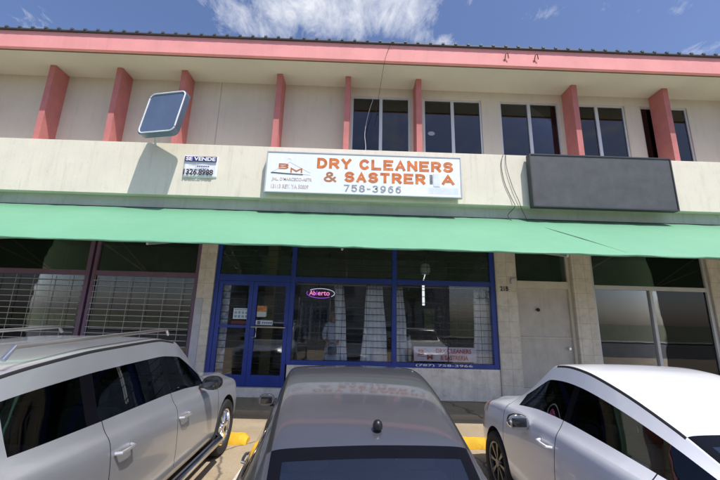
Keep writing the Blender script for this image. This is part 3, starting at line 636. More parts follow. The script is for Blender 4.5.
for k in range(6):
    gx = -1.36+k*.13
    g_ = empty('hanging_garment', (gx, 9.6, 1.3)); tag(g_, ['pale grey garment at the left end of the rack', 'dark navy garment, second from left on the rack', 'off white garment, third from left on the rack', 'brown garment, fourth from left on the rack', 'light blue grey garment, fifth from left on the rack', 'black garment at the right end of the rack'][k], 'garment', 'clothes hanging on the garment rack')
    b = BM(); zz = [2.16, 2.08, 1.9, 1.6, 1.3, 1.12+.04*(k % 3)]; ww = [.03, .16, .21, .20, .22, .24]; tt = [.012, .03, .045, .04, .045, .05]
    prev = None
    for z_, w_, t_ in zip(zz, ww, tt):
        ring = [b.verts.new((gx+t_*math.cos(R(a))*(1+.15*math.sin(3*R(a))), 9.6+w_*math.sin(R(a)), z_)) for a in range(0, 360, 30)]
        if prev:
            for i in range(12): b.faces.new((prev[i], prev[(i+1) % 12], ring[(i+1) % 12], ring[i]))
        else: b.faces.new(ring)
        prev = ring
    b.faces.new(prev[::-1]); obj('cloth', b, mat('garment_%s' % 'abcdef'[k], garc[k], .8, var=.2), g_, True)
    b = BM(); tube(b, [(gx, 9.6, 2.15), (gx, 9.6, 2.24), (gx, 9.62, 2.31), (gx, 9.6, 2.335), (gx, 9.58, 2.31)], .005, 6); obj('hanger_hook', b, chrome, g_)
ct = empty('counter', (1.6, 11, .2)); tag(ct, 'brown service counter deep inside the shop', 'counter')
one('front_panel', mat('dark_wood', (.10, .055, .03), .6, var=.3, stretch=(1, 1, .2)), ct, (.4, 3.0, 10.8, 11.4, .2, 1.15)); one('worktop', mat('pale_worktop', (.4, .38, .34), .4), ct, (.35, 3.05, 10.7, 11.45, 1.152, 1.19), bev=.005)
# small statue-like bottle on the sill and sewing lamp shape right
b = BM(); lathe(b, [(.0, .82), (.06, .82), (.065, 1.05), (.05, 1.22), (.02, 1.32), (.02, 1.42), (.0, 1.43)], 16, 'Z', (1.42, 8.68, 0)); tag(obj('plastic_bottle', b, mat('pale_green_plastic', (.35, .45, .42), .3), None, True), 'pale green spray bottle standing left of the window banner', 'bottle')
one('sill_board', mat('sill_board_wood', (.20, .19, .18), .7), B, (-1.4, 3.46, 8.62, 8.95, .70, .78))
b = BM(); lathe(b, [(.0, 1.19), (.10, 1.19), (.09, 1.30), (.04, 1.42), (.035, 1.75), (.10, 1.95), (.06, 2.15), (.0, 2.2)], 16, 'Z', (2.75, 11.0, 0)); tag(obj('tailor_bust', b, mat('bust_brown', (.25, .17, .10), .7), None, True), 'brown tailor bust standing on the counter', 'bust')
b = BM(); lathe(b, [(.10, 0), (.10, .004), (0, .005)], 24, 'Y', (0, 0, 0)); bmesh.ops.scale(b, vec=(1, 1, .65), verts=b.verts); bmesh.ops.translate(b, vec=(2.10, 8.852, 6.95), verts=b.verts); tag(obj('oval_sticker', b, mat('pale_sticker', (.30, .34, .42), .6), None), 'pale oval sticker on the middle upper window pane', 'sticker')  # pale disc painted as a reflection on the window pane

# ---------------------------------------------------------------- person
def skin(name, pts, edges, m, parent, sub=2, loc=(0, 0, 0)):
    me = bpy.data.meshes.new(name); me.from_pydata([p[:3] for p in pts], edges, []); o = bpy.data.objects.new(name, me); COL.objects.link(o)
    md = o.modifiers.new('s', 'SKIN'); md.use_smooth_shade = True
    for i, p in enumerate(pts):
        sv_ = me.skin_vertices[0].data[i]; r = p[3]; sv_.radius = (r, r) if not isinstance(r, tuple) else r; sv_.use_root = (i == 0)
    sb = o.modifiers.new('u', 'SUBSURF'); sb.levels = sub; sb.render_levels = sub
    dg = bpy.context.evaluated_depsgraph_get(); dg.update()
    m2 = bpy.data.meshes.new_from_object(o.evaluated_get(dg)); bpy.data.objects.remove(o); m2.name = name
    m2.materials.clear(); m2.materials.append(m)
    for p in m2.polygons: p.use_smooth = True
    o = bpy.data.objects.new(name, m2); COL.objects.link(o); o.parent = parent
    return o
def person():
    P = empty('person', (-.45, 8.94, .2)); tag(P, 'person in pale blue blouse and long skirt holding a dark bag behind the glass', 'person')
    skinm = mat('skin', (.42, .25, .17), .55, var=.05)
    # body, local coordinates, facing -Y
    pts = [(0, 0, .95, (.15, .11)), (0, 0, 1.12, (.125, .095)), (0, -.01, 1.30, (.15, .10)), (0, 0, 1.42, (.12, .08)), (0, 0, 1.50, (.052, .055)), (0, -.01, 1.57, (.05, .055)),
           (0, -.015, 1.66, (.078, .095)), (0, -.01, 1.74, (.07, .085)),
           (-.17, 0, 1.40, .055), (-.22, .0, 1.16, .042), (-.15, -.16, 1.02, .032), (-.11, -.20, 1.0, (.036, .018)),
           (.17, 0, 1.40, .055), (.22, .0, 1.16, .042), (.15, -.16, 1.02, .032), (.11, -.20, 1.0, (.036, .018)),
           (-.09, 0, .88, .09), (-.10, -.01, .48, .058), (-.10, .01, .09, .038), (-.10, -.10, .03, .03),
           (.09, 0, .88, .09), (.10, -.01, .48, .058), (.10, .01, .09, .038), (.10, -.10, .03, .03)]
    ed = [(0, 1), (1, 2), (2, 3), (3, 4), (4, 5), (5, 6), (6, 7), (3, 8), (8, 9), (9, 10), (10, 11), (3, 12), (12, 13), (13, 14), (14, 15), (0, 16), (16, 17), (17, 18), (18, 19), (0, 20), (20, 21), (21, 22), (22, 23)]
    base = len(pts)
    for s, wi in ((-1, 11), (1, 15)):
        for k in range(4):      # fingers curl round the bag handle
            x0 = s*(.085+.018*k); z = .985
            a = len(pts); pts += [(x0, -.225, z, .010), (x0-s*.01, -.255, z-.018-.003*(k == 1), .009), (x0-s*.015, -.245, z-.045, .008)]
            ed += [(wi, a), (a, a+1), (a+1, a+2)]
        a = len(pts); pts += [(s*.075, -.20, 1.02, .012), (s*.055, -.235, 1.01, .010)]; ed += [(wi, a), (a, a+1)]
    skin('body', pts, ed, skinm, P)
    # nose, eyes, mouth
    b = BM(); bmesh.ops.create_cone(b, segments=6, radius1=.016, radius2=.005, depth=.04, cap_ends=True, matrix=Matrix.Translation((0, -.115, 1.655)) @ Matrix.Rotation(R(-12), 4, 'X')); obj('nose', b, skinm, P, True, local=True)
    for s in (-1, 1):
        b = BM(); bmesh.ops.create_uvsphere(b, u_segments=10, v_segments=8, radius=.012, matrix=Matrix.Translation((s*.032, -.098, 1.68))); obj('eye', b, darklet, P, True, local=True)
        b = BM(); bmesh.ops.create_uvsphere(b, u_segments=8, v_segments=8, radius=.025, matrix=Matrix.Translation((s*.085, 0, 1.66)) @ Matrix.Diagonal((.4, .7, 1.2, 1))); obj('ear', b, skinm, P, True, local=True)
    b = BM(); box(b, -.025, .025, -.108, -.095, 1.60, 1.612, bev=.003); obj('mouth', b, mat('lips', (.35, .10, .09), .5), P, local=True)
    b = BM(); bmesh.ops.create_uvsphere(b, u_segments=24, v_segments=16, radius=1, matrix=Matrix.Translation((0, .02, 1.70)) @ Matrix.Diagonal((.105, .115, .115, 1)))
    for v in b.verts:
        if v.co.y < -.03 and v.co.z < 1.735: v.co.y = -.03
        if v.co.z < 1.66: v.co.z -= .05
        v.co += Vector((rnd.uniform(-1, 1), rnd.uniform(-1, 1), rnd.uniform(-1, 1)))*.004
    obj('hair', b, mat('light_brown_hair', (.20, .13, .07), .7, var=.4, scale=30), P, True, local=True)
    cloth = mat('pale_blue_blouse', (.48, .54, .64), .85, var=.12, scale=20, spots=.4, dirt=(.1, .14, .25))
    pts2 = [(0, 0, .92, (.19, .14)), (0, 0, 1.10, (.15, .115)), (0, -.01, 1.30, (.17, .12)), (0, 0, 1.43, (.125, .09)), (-.18, 0, 1.40, .07), (-.235, .0, 1.16, .06), (-.18, -.12, 1.05, .055), (.18, 0, 1.40, .07), (.235, .0, 1.16, .06), (.18, -.12, 1.05, .055)]
    skin('blouse', pts2, [(0, 1), (1, 2), (2, 3), (3, 4), (4, 5), (5, 6), (3, 7), (7, 8), (8, 9)], cloth, P)
    b = BM(); prev = None
    for z, r in ((.98, .155), (.85, .19), (.6, .215), (.35, .235), (.12, .26)):
        ring = [b.verts.new((r*(1+.05*math.cos(8*R(a)))*math.cos(R(a)), .78*r*(1+.06*math.cos(8*R(a)))*math.sin(R(a)), z)) for a in range(0, 360, 9)]
        if prev:
            for i in range(40): b.faces.new((prev[i], prev[(i+1) % 40], ring[(i+1) % 40], ring[i]))
        prev = ring
    o = obj('skirt', b, mat('pale_skirt', (.50, .55, .64), .85, var=.1), P, True, local=True); s = o.modifiers.new('t', 'SOLIDIFY'); s.thickness = .006
    # bag, a thing of its own held by the handle
    g = empty('handbag', (-.45, 8.94-.25, .2+.72)); tag(g, 'small black handbag held in front by the person', 'handbag')
    b = BM(); box(b, -.11, .11, -.035, .035, 0, .17, bev=.02); obj('bag_body', b, black, g, True, local=True)
    b = BM(); tube(b, [(-.085, 0, .16), (-.09, 0, .22), (-.06, 0, .255), (.06, 0, .255), (.09, 0, .22), (.085, 0, .16)], .008); obj('bag_handle', b, black, g, True, local=True)
person()

# ---------------------------------------------------------------- cars
def herm(keys, x, k):
    n = len(keys)
    if x <= keys[0][0]: return keys[0][k]
    if x >= keys[-1][0]: return keys[-1][k]
    for i in range(n-1):
        if keys[i][0] <= x <= keys[i+1][0]: break
    x0, x1 = keys[i][0], keys[i+1][0]; y0, y1 = keys[i][k], keys[i+1][k]; d = (y1-y0)/(x1-x0)
    def sl(j):
        if j <= 0 or j >= n-1: return (keys[min(j+1, n-1)][k]-keys[max(j-1, 0)][k])/(keys[min(j+1, n-1)][0]-keys[max(j-1, 0)][0])
        a = (keys[j][k]-keys[j-1][k])/(keys[j][0]-keys[j-1][0]); b = (keys[j+1][k]-keys[j][k])/(keys[j+1][0]-keys[j][0])
        return 0 if a*b <= 0 else 2*a*b/(a+b)
    m0, m1 = sl(i), sl(i+1); h = x1-x0; t = (x-x0)/h
    return (2*t**3-3*t*t+1)*y0+(t**3-2*t*t+t)*h*m0+(-2*t**3+3*t*t)*y1+(t**3-t*t)*h*m1

REG = ['body', 'side_window', 'windshield', 'rear_window', 'window_trim', 'seam', 'headlight', 'tail_light', 'grille', 'arch', 'lower_trim', 'roof_moulding']
def car(name, loc, yaw, label, P):
    """P: keys (x, w, zb, zs, yb, yt, zt), L, wheels, regions"""
    keys = P['keys']; Ln = P['L']; f0, fr_, rr, rb = P['cowl'], P['roof_f'], P['roof_r'], P['deck']
    d0, d1, d2, wl = P['d0'], P['d1'], P['d2'], P['wl']
    g = .0032; xs = set(k[0] for k in keys)
    for s in P['seams']: xs |= {s-g, s+g, s-g-.014, s+g+.014}
    xs |= {f0+.05, f0+.09, fr_-.05, fr_, rr, rr+.045, rb-.06, P['sw0'], P['sw1'], P['hl'], Ln-P['tl']}
    for a in P['pill']: xs |= {a-.035, a+.035}
    xs = sorted(xs); xs2 = [xs[0]]
    for x in xs[1:]:
        if x-xs2[-1] > .011 and not any(g+.0005 < abs(x-s) < g+.013 for s in P['seams']): xs2.append(x)
        elif any(abs(abs(x-s)-g) < 1e-6 for s in P['seams']) and x-xs2[-1] > .005: xs2.append(x)
    xs = xs2
    bm = BM(); rows = []
    for x in xs:
        w_, zb, zs, yb, yt, zt = (herm(keys, x, k) for k in range(1, 7))
        zt_ = zt-.035*min(1, (zt-zs)/.3)
        sec = [(0, zb), (w_-.14, zb), (w_-.03, zb+.07), (w_, zb+.16), (w_+.005, (zb+zs)/2+.02), (w_-.012, zs-.10), (w_-.05, zs), (yb, zs+.025*min(1, (zt-zs)/.1)),
               (yb+(yt-yb)*.86, zs+(zt_-zs)*.86), (yt, zt_), (yt-P.get('mould', .006), zt_+.008), (yt-P.get('mould', .006)-.035, zt_+.022), (yt*.5, zt-.006), (0, zt)]
        Lr = [bm.verts.new((-a, Ln/2-x, c)) for a, c in sec]; Rr = [Lr[0]] + [bm.verts.new((a, Ln/2-x, c)) for a, c in sec[1:-1]] + [Lr[-1]]
        rows.append((Lr, Rr))
    J = 13
    def region(xm, j, ext):
        for s in P['seams']:
            if abs(xm-s) < g*.9:
                if s in P['doorseams'] and 3 <= j <= 6: return 5
                if s in P['hoodseams'] and j >= 6: return 5
        if xm < P['hl'] and j == 5 or (P.get('bigl') and (xm < .5 and j in (5, 6, 7) or xm < .3 and j == 4)) or (xm < P['hl']*.5 and j == 4): return 6
        if xm > Ln-P['tl'] and j == 5: return 7
        if j <= 1: return 10
        if fr_ < xm < rr and j == 9: return 11
        if P['sw0'] < xm < P['sw1'] and j == 7:
            for a in P['pill']:
                if abs(xm-a) < .036: return 4
            return 1
        if f0+.05 < xm < fr_ and j >= 10:
            if j == 10 or xm < f0+.09 or xm > fr_-.05: return 4
            return 2
        if rr < xm < rb and j >= 10:
            if j == 10 or xm < rr+.045 or xm > rb-.06: return 4
            return 3
        return 0
    for i in range(len(xs)-1):
        for side in (0, 1):
            a, c = rows[i][side], rows[i+1][side]
            for j in range(J):
                vs = (a[j], a[j+1], c[j+1], c[j]) if side == 0 else (a[j+1], a[j], c[j], c[j+1])
                f = bm.faces.new(vs); f.material_index = region((xs[i]+xs[i+1])/2, j, 0)
    for end, rw_ in ((0, rows[0]), (1, rows[-1])):
        Lr, Rr = rw_
        for j in range(J):
            vs = [Lr[j], Lr[j+1], Rr[j+1], Rr[j]]; vs = list(dict.fromkeys(vs))
            if end: vs = vs[::-1]
            if len(vs) > 2:
                f = bm.faces.new(vs); f.material_index = 8 if (end == 0 and j in (2, 3, 4)) else (10 if j < 2 else 0)
    bmesh.ops.recalc_face_normals(bm, faces=bm.faces)
    me = bpy.data.meshes.new('t'); bm.to_mesh(me); bm.free()
    t = bpy.data.objects.new('t', me); COL.objects.link(t)
    for k in range(len(REG)): me.materials.append(MATS.get('reg%d' % k) or mat('reg%d' % k, (.5, .5, .5)))
    s = t.modifiers.new('s', 'SUBSURF'); s.levels = 2; s.render_levels = 2
    tmp = []
    for wx in P['wheels']:
        for sd in (-1, 1):
            b = BM(); lathe(b, [(P['ar'], -.19), (P['ar'], .25)], 40, 'X', (sd*(P['hw']-.03), Ln/2-wx, P['wr']+.01))
            bmesh.ops.recalc_face_normals(b, faces=b.faces)
            mm = bpy.data.meshes.new('c'); b.to_mesh(mm); b.free()
            for k in range(len(REG)): mm.materials.append(MATS['reg%d' % k])
            for p in mm.polygons: p.material_index = 9
            c = bpy.data.objects.new('c', mm); COL.objects.link(c); tmp.append(c)
            md = t.modifiers.new('b', 'BOOLEAN'); md.object = c; md.operation = 'DIFFERENCE'; md.solver = 'EXACT'
    dg = bpy.context.evaluated_depsgraph_get(); dg.update(); full = bpy.data.meshes.new_from_object(t.evaluated_get(dg))
    for c in tmp: bpy.data.objects.remove(c)
    bpy.data.objects.remove(t)
    y0 = loc[1]
    root = empty(name, (loc[0], loc[1], lot_z(loc[1])), (R(1.0), 0, yaw)); tag(root, label, 'car')
    mp = P['mats']; parts = {}
    for k, rn in enumerate(REG):
        b = BM(); b.from_mesh(full)
        bmesh.ops.delete(b, geom=[f for f in b.faces if f.material_index != k], context='FACES')
        if not b.faces: b.free(); continue
        for f in b.faces: f.material_index = 0; f.smooth = True
        def mk(nm, bb, par):
            m_ = bpy.data.meshes.new(nm); bb.to_mesh(m_); bb.free(); m_.materials.append(mp.get(rn, black))
            try: m_.set_sharp_from_angle(angle=R(32))
            except Exception: pass
            o = bpy.data.objects.new(nm, m_); COL.objects.link(o); o.parent = par; return o
        if rn != 'body':      # each its own part
            comps = []; left = set(b.faces)
            while left:
                st = [left.pop()]; comp = set(st)
                while st:
                    f = st.pop()
                    for e in f.edges:
                        for h in e.link_faces:
                            if h in left: left.discard(h); comp.add(h); st.append(h)
                comps.append(comp)
            b.faces.index_update(); ids = [set(f.index for f in c) for c in comps]
            for idset in ids:
                if len(idset) < (4 if rn != 'seam' else 1): continue
                bb = b.copy(); bb.faces.ensure_lookup_table()
                bmesh.ops.delete(bb, geom=[f for f in bb.faces if f.index not in idset], context='FACES'); mk({'arch': 'wheel_well'}.get(rn, rn), bb, root)
            b.free()
        elif rn == 'body':
            # cut the door panels out as parts of their own
            parts['body'] = None
            b.faces.index_update()
            def dsel(f, a0, a1, sd):
                c = f.calc_center_median(); x = Ln/2-c.y
                return a0 < x < a1 and c.x*sd > .55 and c.z < herm(keys, x, 3)-.004 and c.z > herm(keys, x, 2)+.15 and abs(f.normal.x) > .35
            sel = {}
            for sd in (-1, 1):
                for a0, a1, hx in ((d0, d1, d1-.12), (d1, d2, d2-.14)):
                    ids = [f.index for f in b.faces if dsel(f, a0, a1, sd) and not any(math.hypot(Ln/2-f.calc_center_median().y-wx, f.calc_center_median().z-P['wr']) < P['ar'] + .03 for wx in P['wheels'])]
                    sel[(sd, a0, hx)] = set(ids)
            alld = set().union(*sel.values())
            for (sd, a0, hx), ids in sel.items():
                bb = b.copy(); bb.faces.ensure_lookup_table(); bmesh.ops.delete(bb, geom=[f for f in bb.faces if f.index not in ids], context='FACES')
                if not bb.faces: bb.free(); continue
                dr = mk('door', bb, root)
                hz = herm(keys, hx, 3)-.13; ww = herm(keys, hx, 1)
                hb = BM(); tube(hb, [(sd*(ww-.01), Ln/2-hx+.10, hz), (sd*(ww+.03), Ln/2-hx+.08, hz), (sd*(ww+.035), Ln/2-hx, hz), (sd*(ww+.03), Ln/2-hx-.08, hz), (sd*(ww-.01), Ln/2-hx-.10, hz)], .013)
                obj('handle', hb, mp.get('handle', mp['body']), dr, True, local=True)
            bmesh.ops.delete(b, geom=[f for f in b.faces if f.index in alld], context='FACES'); mk('body', b, root)
        else: mk({'arch': 'wheel_well'}.get(rn, rn), b, root)
    # wheels
    for wx in P['wheels']:
        for sd in (-1, 1):
            c = (sd*(P['hw']-.11), Ln/2-wx, P['wr']); r = P['wr']; h = .105; ri = r*P.get('rimf', .70)
            b = BM(); lathe(b, [(ri-.01, -h*.8), (ri+.015, -h), (r-.03, -h), (r-.006, -h*.75), (r, -h*.4), (r, h*.4), (r-.006, h*.75), (r-.03, h), (ri+.015, h), (ri-.01, h*.8)], 48, 'X', c)
            for f in list(b.faces):
                if len(f.verts) > 10: b.faces.remove(f)
            wh = obj('wheel', b, mp['tyre'], root, True, local=True)
            b = BM(); lathe(b, [(ri-.035, -h*.7), (ri-.012, -h*.7), (ri-.004, h*.78), (ri-.014, h*.86), (ri-.03, h*.8), (ri-.035, h*.5)], 48, 'X', (0, 0, 0))
            for f in list(b.faces):
                if len(f.verts) > 10: b.faces.remove(f)
            ns = P['spokes']
            for k in range(ns):
                a = 2*math.pi*k/ns
                for da in P['split']:
                    p0 = Vector((h*.62, math.cos(a)*.05, math.sin(a)*.05)); p1 = Vector((h*.66, math.cos(a+da)*(ri-.02), math.sin(a+da)*(ri-.02)))
                    tn = Vector((0, -math.sin(a+da), math.cos(a+da)))
                    q = []
                    for p, ww in ((p0, P['spw']*.9), (p1, P['spw'])):
                        q.append([b.verts.new(p+tn*ww+Vector((-.02, 0, 0))), b.verts.new(p-tn*ww+Vector((-.02, 0, 0))), b.verts.new(p-tn*ww*.6+Vector((.012, 0, 0))), b.verts.new(p+tn*ww*.6+Vector((.012, 0, 0)))])
                    for i in range(4): b.faces.new((q[0][i], q[0][(i+1) % 4], q[1][(i+1) % 4], q[1][i]))
                    b.faces.new(q[0][::-1]); b.faces.new(q[1])
            bmesh.ops.scale(b, vec=(sd, 1, 1), verts=b.verts); bmesh.ops.translate(b, vec=c, verts=b.verts)
            obj('rim', b, mp['rim'], wh, 30, local=True)
            b = BM(); lathe(b, [(.0, 0), (.055, 0), (.06, h*.6), (.045, h*.82), (0, h*.85)], 20, 'X', (0, 0, 0)); bmesh.ops.scale(b, vec=(sd, 1, 1), verts=b.verts); bmesh.ops.translate(b, vec=c, verts=b.verts)
            obj('hub_cap', b, mp['rim'], wh, True, local=True)
            b = BM(); lathe(b, [(.0, -.01), (ri*.8, -.01), (ri*.8, .01), (0, .01)], 32, 'X', (0, 0, 0)); bmesh.ops.translate(b, vec=c, verts=b.verts)
            obj('brake_disc', b, mat('brake_disc_metal', (.10, .095, .09), .5, .6), wh, True, local=True)
    # mirrors
    for sd in (-1, 1):
        mx_, mz = P['mir']; ww = herm(keys, mx_, 1) + P.get('mo', 0)
        b = BM(); bmesh.ops.create_uvsphere(b, u_segments=24, v_segments=16, radius=1)
        for v in b.verts:
            v.co.x = math.copysign(abs(v.co.x)**.85, v.co.x); v.co.z = math.copysign(abs(v.co.z)**.85, v.co.z)
            if v.co.y < -.35: v.co.y = -.35
        ms = P['mirs']; bmesh.ops.scale(b, vec=(.115*ms, .10*ms, .078*ms), verts=b.verts); bmesh.ops.translate(b, vec=(sd*(ww+.075), Ln/2-mx_, mz), verts=b.verts)
        mo = obj('mirror', b, mp['mirror'], root, True, local=True)
        b = BM(); box(b, sd*(ww+.075)-.078*ms, sd*(ww+.075)+.078*ms, Ln/2-mx_-.041*ms, Ln/2-mx_-.030*ms, mz-.045*ms, mz+.045*ms, bev=.004); obj('mirror_glass', b, mat('mirror_dark_glass', (.012, .013, .016), .05, coat=1), mo, True, local=True)
        b = BM(); tube(b, [(sd*(ww-.09), Ln/2-mx_+.04, mz-.05), (sd*(ww+.04), Ln/2-mx_+.01, mz-.045)], .025); obj('mirror_arm', b, black, mo, True, local=True)
    # cabin: floor, dash, seats with head restraints
    b = BM(); box(b, -.66, .66, Ln/2-rb+.1, Ln/2-f0-.1, .34, .38); box(b, -.70, .70, Ln/2-f0-.55, Ln/2-f0-.25, .7, P['dash'], bev=.04); obj('cabin', b, mat('cabin_trim', (.02, .02, .022), .8), root, local=True)
    zs_ = P['seat']
    sm_ = mp.get('seat', mat('seat_cloth', (.09, .09, .10), .9))
    for sx in (-.36, .36):
        for yy, kind in ((Ln/2-P['s1'], 'front'), (Ln/2-P['s2'], 'rear')):
            b = BM(); box(b, sx-.25, sx+.25, yy, yy+.5, .42, .60, bev=.05); box(b, sx-.24, sx+.24, yy-.08, yy+.06, .58, zs_, bev=.05); se = obj('seat', b, sm_, root, True, local=True)
            b = BM(); box(b, sx-.13, sx+.13, yy-.09, yy+.01, zs_+.04, zs_+.19, bev=.035); tube(b, [(sx-.05, yy-.04, zs_-.02), (sx-.05, yy-.04, zs_+.06)], .006); tube(b, [(sx+.05, yy-.04, zs_-.02), (sx+.05, yy-.04, zs_+.06)], .006)
            obj('head_restraint', b, sm_, se, True, local=True)
    b = BM(); c = Vector((-.36, Ln/2-f0-.62, P['dash']-.02)); tube(b, [c+Vector((.18*math.cos(R(a)), -.06*math.sin(R(a)), .17*math.sin(R(a)))) for a in range(0, 361, 15)], .015); obj('steering_wheel', b, black, root, True, local=True)
    # plates, wipers
    b = BM(); box(b, -.16, .16, -Ln/2-.012, -Ln/2+.02, P['plate'], P['plate']+.14, bev=.006); obj('number_plate', b, mat('plate_white', (.7, .7, .7), .5), root, local=True)
    return root

def paint(name, col, metal, rough, coat=1.0, flake=.06):
    if name in MATS: return MATS[name]
    m = mat(name, col, rough, metal, var=flake, scale=1.4, coat=coat)
    b = m.node_tree.nodes['Principled BSDF']; nt = m.node_tree
    n = nt.nodes.new('ShaderNodeTexNoise'); n.inputs['Scale'].default_value = 2.2; n.inputs['Detail'].default_value = 8
    r = nt.nodes.new('ShaderNodeMapRange'); r.inputs['To Min'].default_value = .02; r.inputs['To Max'].default_value = .10; nt.links.new(n.outputs['Fac'], r.inputs[0]); nt.links.new(r.outputs[0], b.inputs['Coat Roughness'])
    return m
carglass = glassmat('car_glass_tinted', (.36, .42, .45), 1.5, .01)
reargl = glassmat('rear_glass_heated', (.55, .60, .64), 1.5, .10)     # tinted glass with thin heater lines
_n = reargl.node_tree; _tc = _n.nodes.new('ShaderNodeTexCoord'); _sp = _n.nodes.new('ShaderNodeSeparateXYZ'); _n.links.new(_tc.outputs['Object'], _sp.inputs[0])
_a = _n.nodes.new('ShaderNodeMath'); _a.operation = 'MULTIPLY'; _a.inputs[1].default_value = 26; _n.links.new(_sp.outputs[1], _a.inputs[0])
_f = _n.nodes.new('ShaderNodeMath'); _f.operation = 'FRACT'; _n.links.new(_a.outputs[0], _f.inputs[0]); _l = _n.nodes.new('ShaderNodeMath'); _l.operation = 'LESS_THAN'; _l.inputs[1].default_value = .06; _n.links.new(_f.outputs[0], _l.inputs[0])
_mx = _n.nodes.new('ShaderNodeMix'); _mx.data_type = 'RGBA'; _mx.inputs[6].default_value = (.55, .60, .64, 1); _mx.inputs[7].default_value = (.10, .08, .07, 1); _n.links.new(_l.outputs[0], _mx.inputs[0])
_n.links.new(_mx.outputs[2], [q for q in _n.nodes if q.type == 'BSDF_TRANSPARENT'][0].inputs[0])
lens = mat('headlight_lens', (.65, .68, .70), .08, .5, coat=1, var=.2, scale=8)
amber = mat('amber_lens', (.55, .22, .05), .25, .0, coat=1, var=.3)
redlens = mat('red_lens', (.35, .01, .01), .2, 0, coat=1)
tyre = mat('tyre_rubber', (.022, .022, .023), .85, var=.3, bump=.3, bscale=70)
base = dict(side_window=carglass, windshield=carglass, rear_window=reargl, window_trim=mat('black_frit', (.005, .005, .007), .2, var=.1, coat=0, spec=.15), seam=mat('seam_black', (.01, .01, .01), .9), tail_light=redlens, headlight=lens, grille=black, arch=mat('wheel_well_black', (.012, .012, .012), .9), lower_trim=black, roof_moulding=black, tyre=tyre)
# ---- centre sedan (seen from behind and above)
grey = paint('graphite_metallic_paint', (.098, .103, .122), .55, .38)
kc = [(0, .58, .28, .60, .50, .42, .66), (.10, .73, .22, .66, .62, .52, .74), (.45, .81, .20, .76, .70, .56, .84), (.90, .84, .20, .85, .75, .60, .94), (1.18, .85, .19, .91, .76, .63, 1.02),
      (1.50, .855, .18, .94, .765, .60, 1.30), (1.82, .86, .18, .95, .77, .555, 1.53), (2.05, .86, .18, .96, .77, .56, 1.562), (2.4, .86, .18, .97, .77, .57, 1.545), (2.8, .86, .19, .97, .765, .573, 1.465), (3.22, .86, .19, .97, .76, .57, 1.32),
      (3.6, .86, .19, .97, .74, .56, 1.14), (3.95, .855, .20, .98, .72, .55, 1.03), (4.3, .82, .24, .96, .68, .53, 1.0), (4.46, .76, .28, .90, .60, .48, .94), (4.5, .68, .32, .84, .53, .43, .88)]
PC = dict(mould=.02, keys=kc, L=4.5, cowl=1.18, roof_f=1.82, roof_r=3.22, deck=3.95, d0=1.10, d1=2.20, d2=3.20, wl=0, sw0=1.36, sw1=3.55, pill=[2.23], seams=[1.10, 2.20, 3.19, 1.16, 4.0], doorseams=[1.10, 2.20, 3.19], hoodseams=[1.16, 4.0],
          hl=.32, tl=.25, wheels=(.90, 3.58), ar=.355, wr=.315, hw=.86, spokes=5, split=(0,), spw=.03, mir=(1.32, 1.10), mirs=.74, mo=-.085, dash=.93, s1=2.75, s2=3.55, seat=.98, plate=.62,
          mats=dict(base, body=grey, rim=mat('alloy', (.45, .45, .46), .3, .9), mirror=grey, seat=mat('pale_seat_cloth', (.20, .20, .21), .9)))
c1 = car('sedan', (.045, 3.12), R(5.0), 'graphite grey sedan seen from behind in the middle bay', PC)
b = BM(); lathe(b, [(.0, 1.435), (.034, 1.437), (.036, 1.462), (.028, 1.485), (.012, 1.497), (0, 1.50)], 20, 'Z', (.05, 2.25-3.12, -.03)); bmesh.ops.scale(b, vec=(.82, .82, .8), space=Matrix.Translation((-.05, .87, -1.40)), verts=b.verts); bmesh.ops.translate(b, vec=(0, 0, -.037), verts=b.verts); obj('antenna_base', b, mat('satin_black', (.008, .008, .009), .38), c1, True, local=True)
# ---- silver SUV on the left
silver = paint('silver_metallic_paint', (.62, .635, .66), .7, .36)
ks = [(0, .62, .36, .80, .50, .42, .86), (.10, .80, .30, .85, .64, .54, .94), (.45, .90, .27, .93, .74, .62, 1.01), (.95, .93, .26, .98, .80, .68, 1.06), (1.35, .935, .26, 1.01, .82, .70, 1.12),
      (1.75, .935, .26, 1.01, .83, .67, 1.42), (2.12, .935, .26, 1.02, .83, .65, 1.66), (2.6, .935, .26, 1.04, .83, .65, 1.72), (3.3, .935, .26, 1.06, .83, .65, 1.715), (4.0, .93, .27, 1.09, .82, .64, 1.67), (4.30, .92, .30, 1.11, .80, .62, 1.60), (4.55, .89, .34, 1.10, .76, .60, 1.30), (4.68, .84, .38, 1.0, .70, .55, 1.08), (4.72, .78, .42, .92, .62, .5, .98)]
PS = dict(keys=ks, L=4.72, cowl=1.35, roof_f=2.12, roof_r=4.25, deck=4.60, d0=1.30, d1=2.42, d2=3.45, wl=0, sw0=1.55, sw1=4.20, pill=[2.46, 3.50], seams=[1.30, 2.42, 3.45, 1.33], doorseams=[1.30, 2.42, 3.45], hoodseams=[1.33],
          hl=.42, tl=.2, wheels=(.93, 3.68), ar=.415, wr=.365, hw=.935, rimf=.68, spokes=6, split=(-.09, .09), spw=.022, mir=(1.80, 1.13), mirs=1.05, dash=1.10, s1=2.9, s2=3.8, seat=1.12, plate=.85,
          mats=dict(base, body=silver, rim=mat('polished_alloy', (.72, .72, .73), .12, 1.0), mirror=mat('gloss_black_housing', (.015, .015, .017), .25, coat=.6)))
c2 = car('suv', (-2.70, 4.03), R(0), 'silver SUV parked nose in at the left bay', PS)
b = BM()
for sd in (-1, 1):
    tube(b, [(sd*.90, 1.15, .36), (sd*1.0, 1.05, .33), (sd*1.0, -.95, .33), (sd*.90, -1.05, .36)], .045, 10)
split_obj('side_step', b, mat('polished_alloy', (0, 0, 0)), c2, True, local=True)
b = BM()
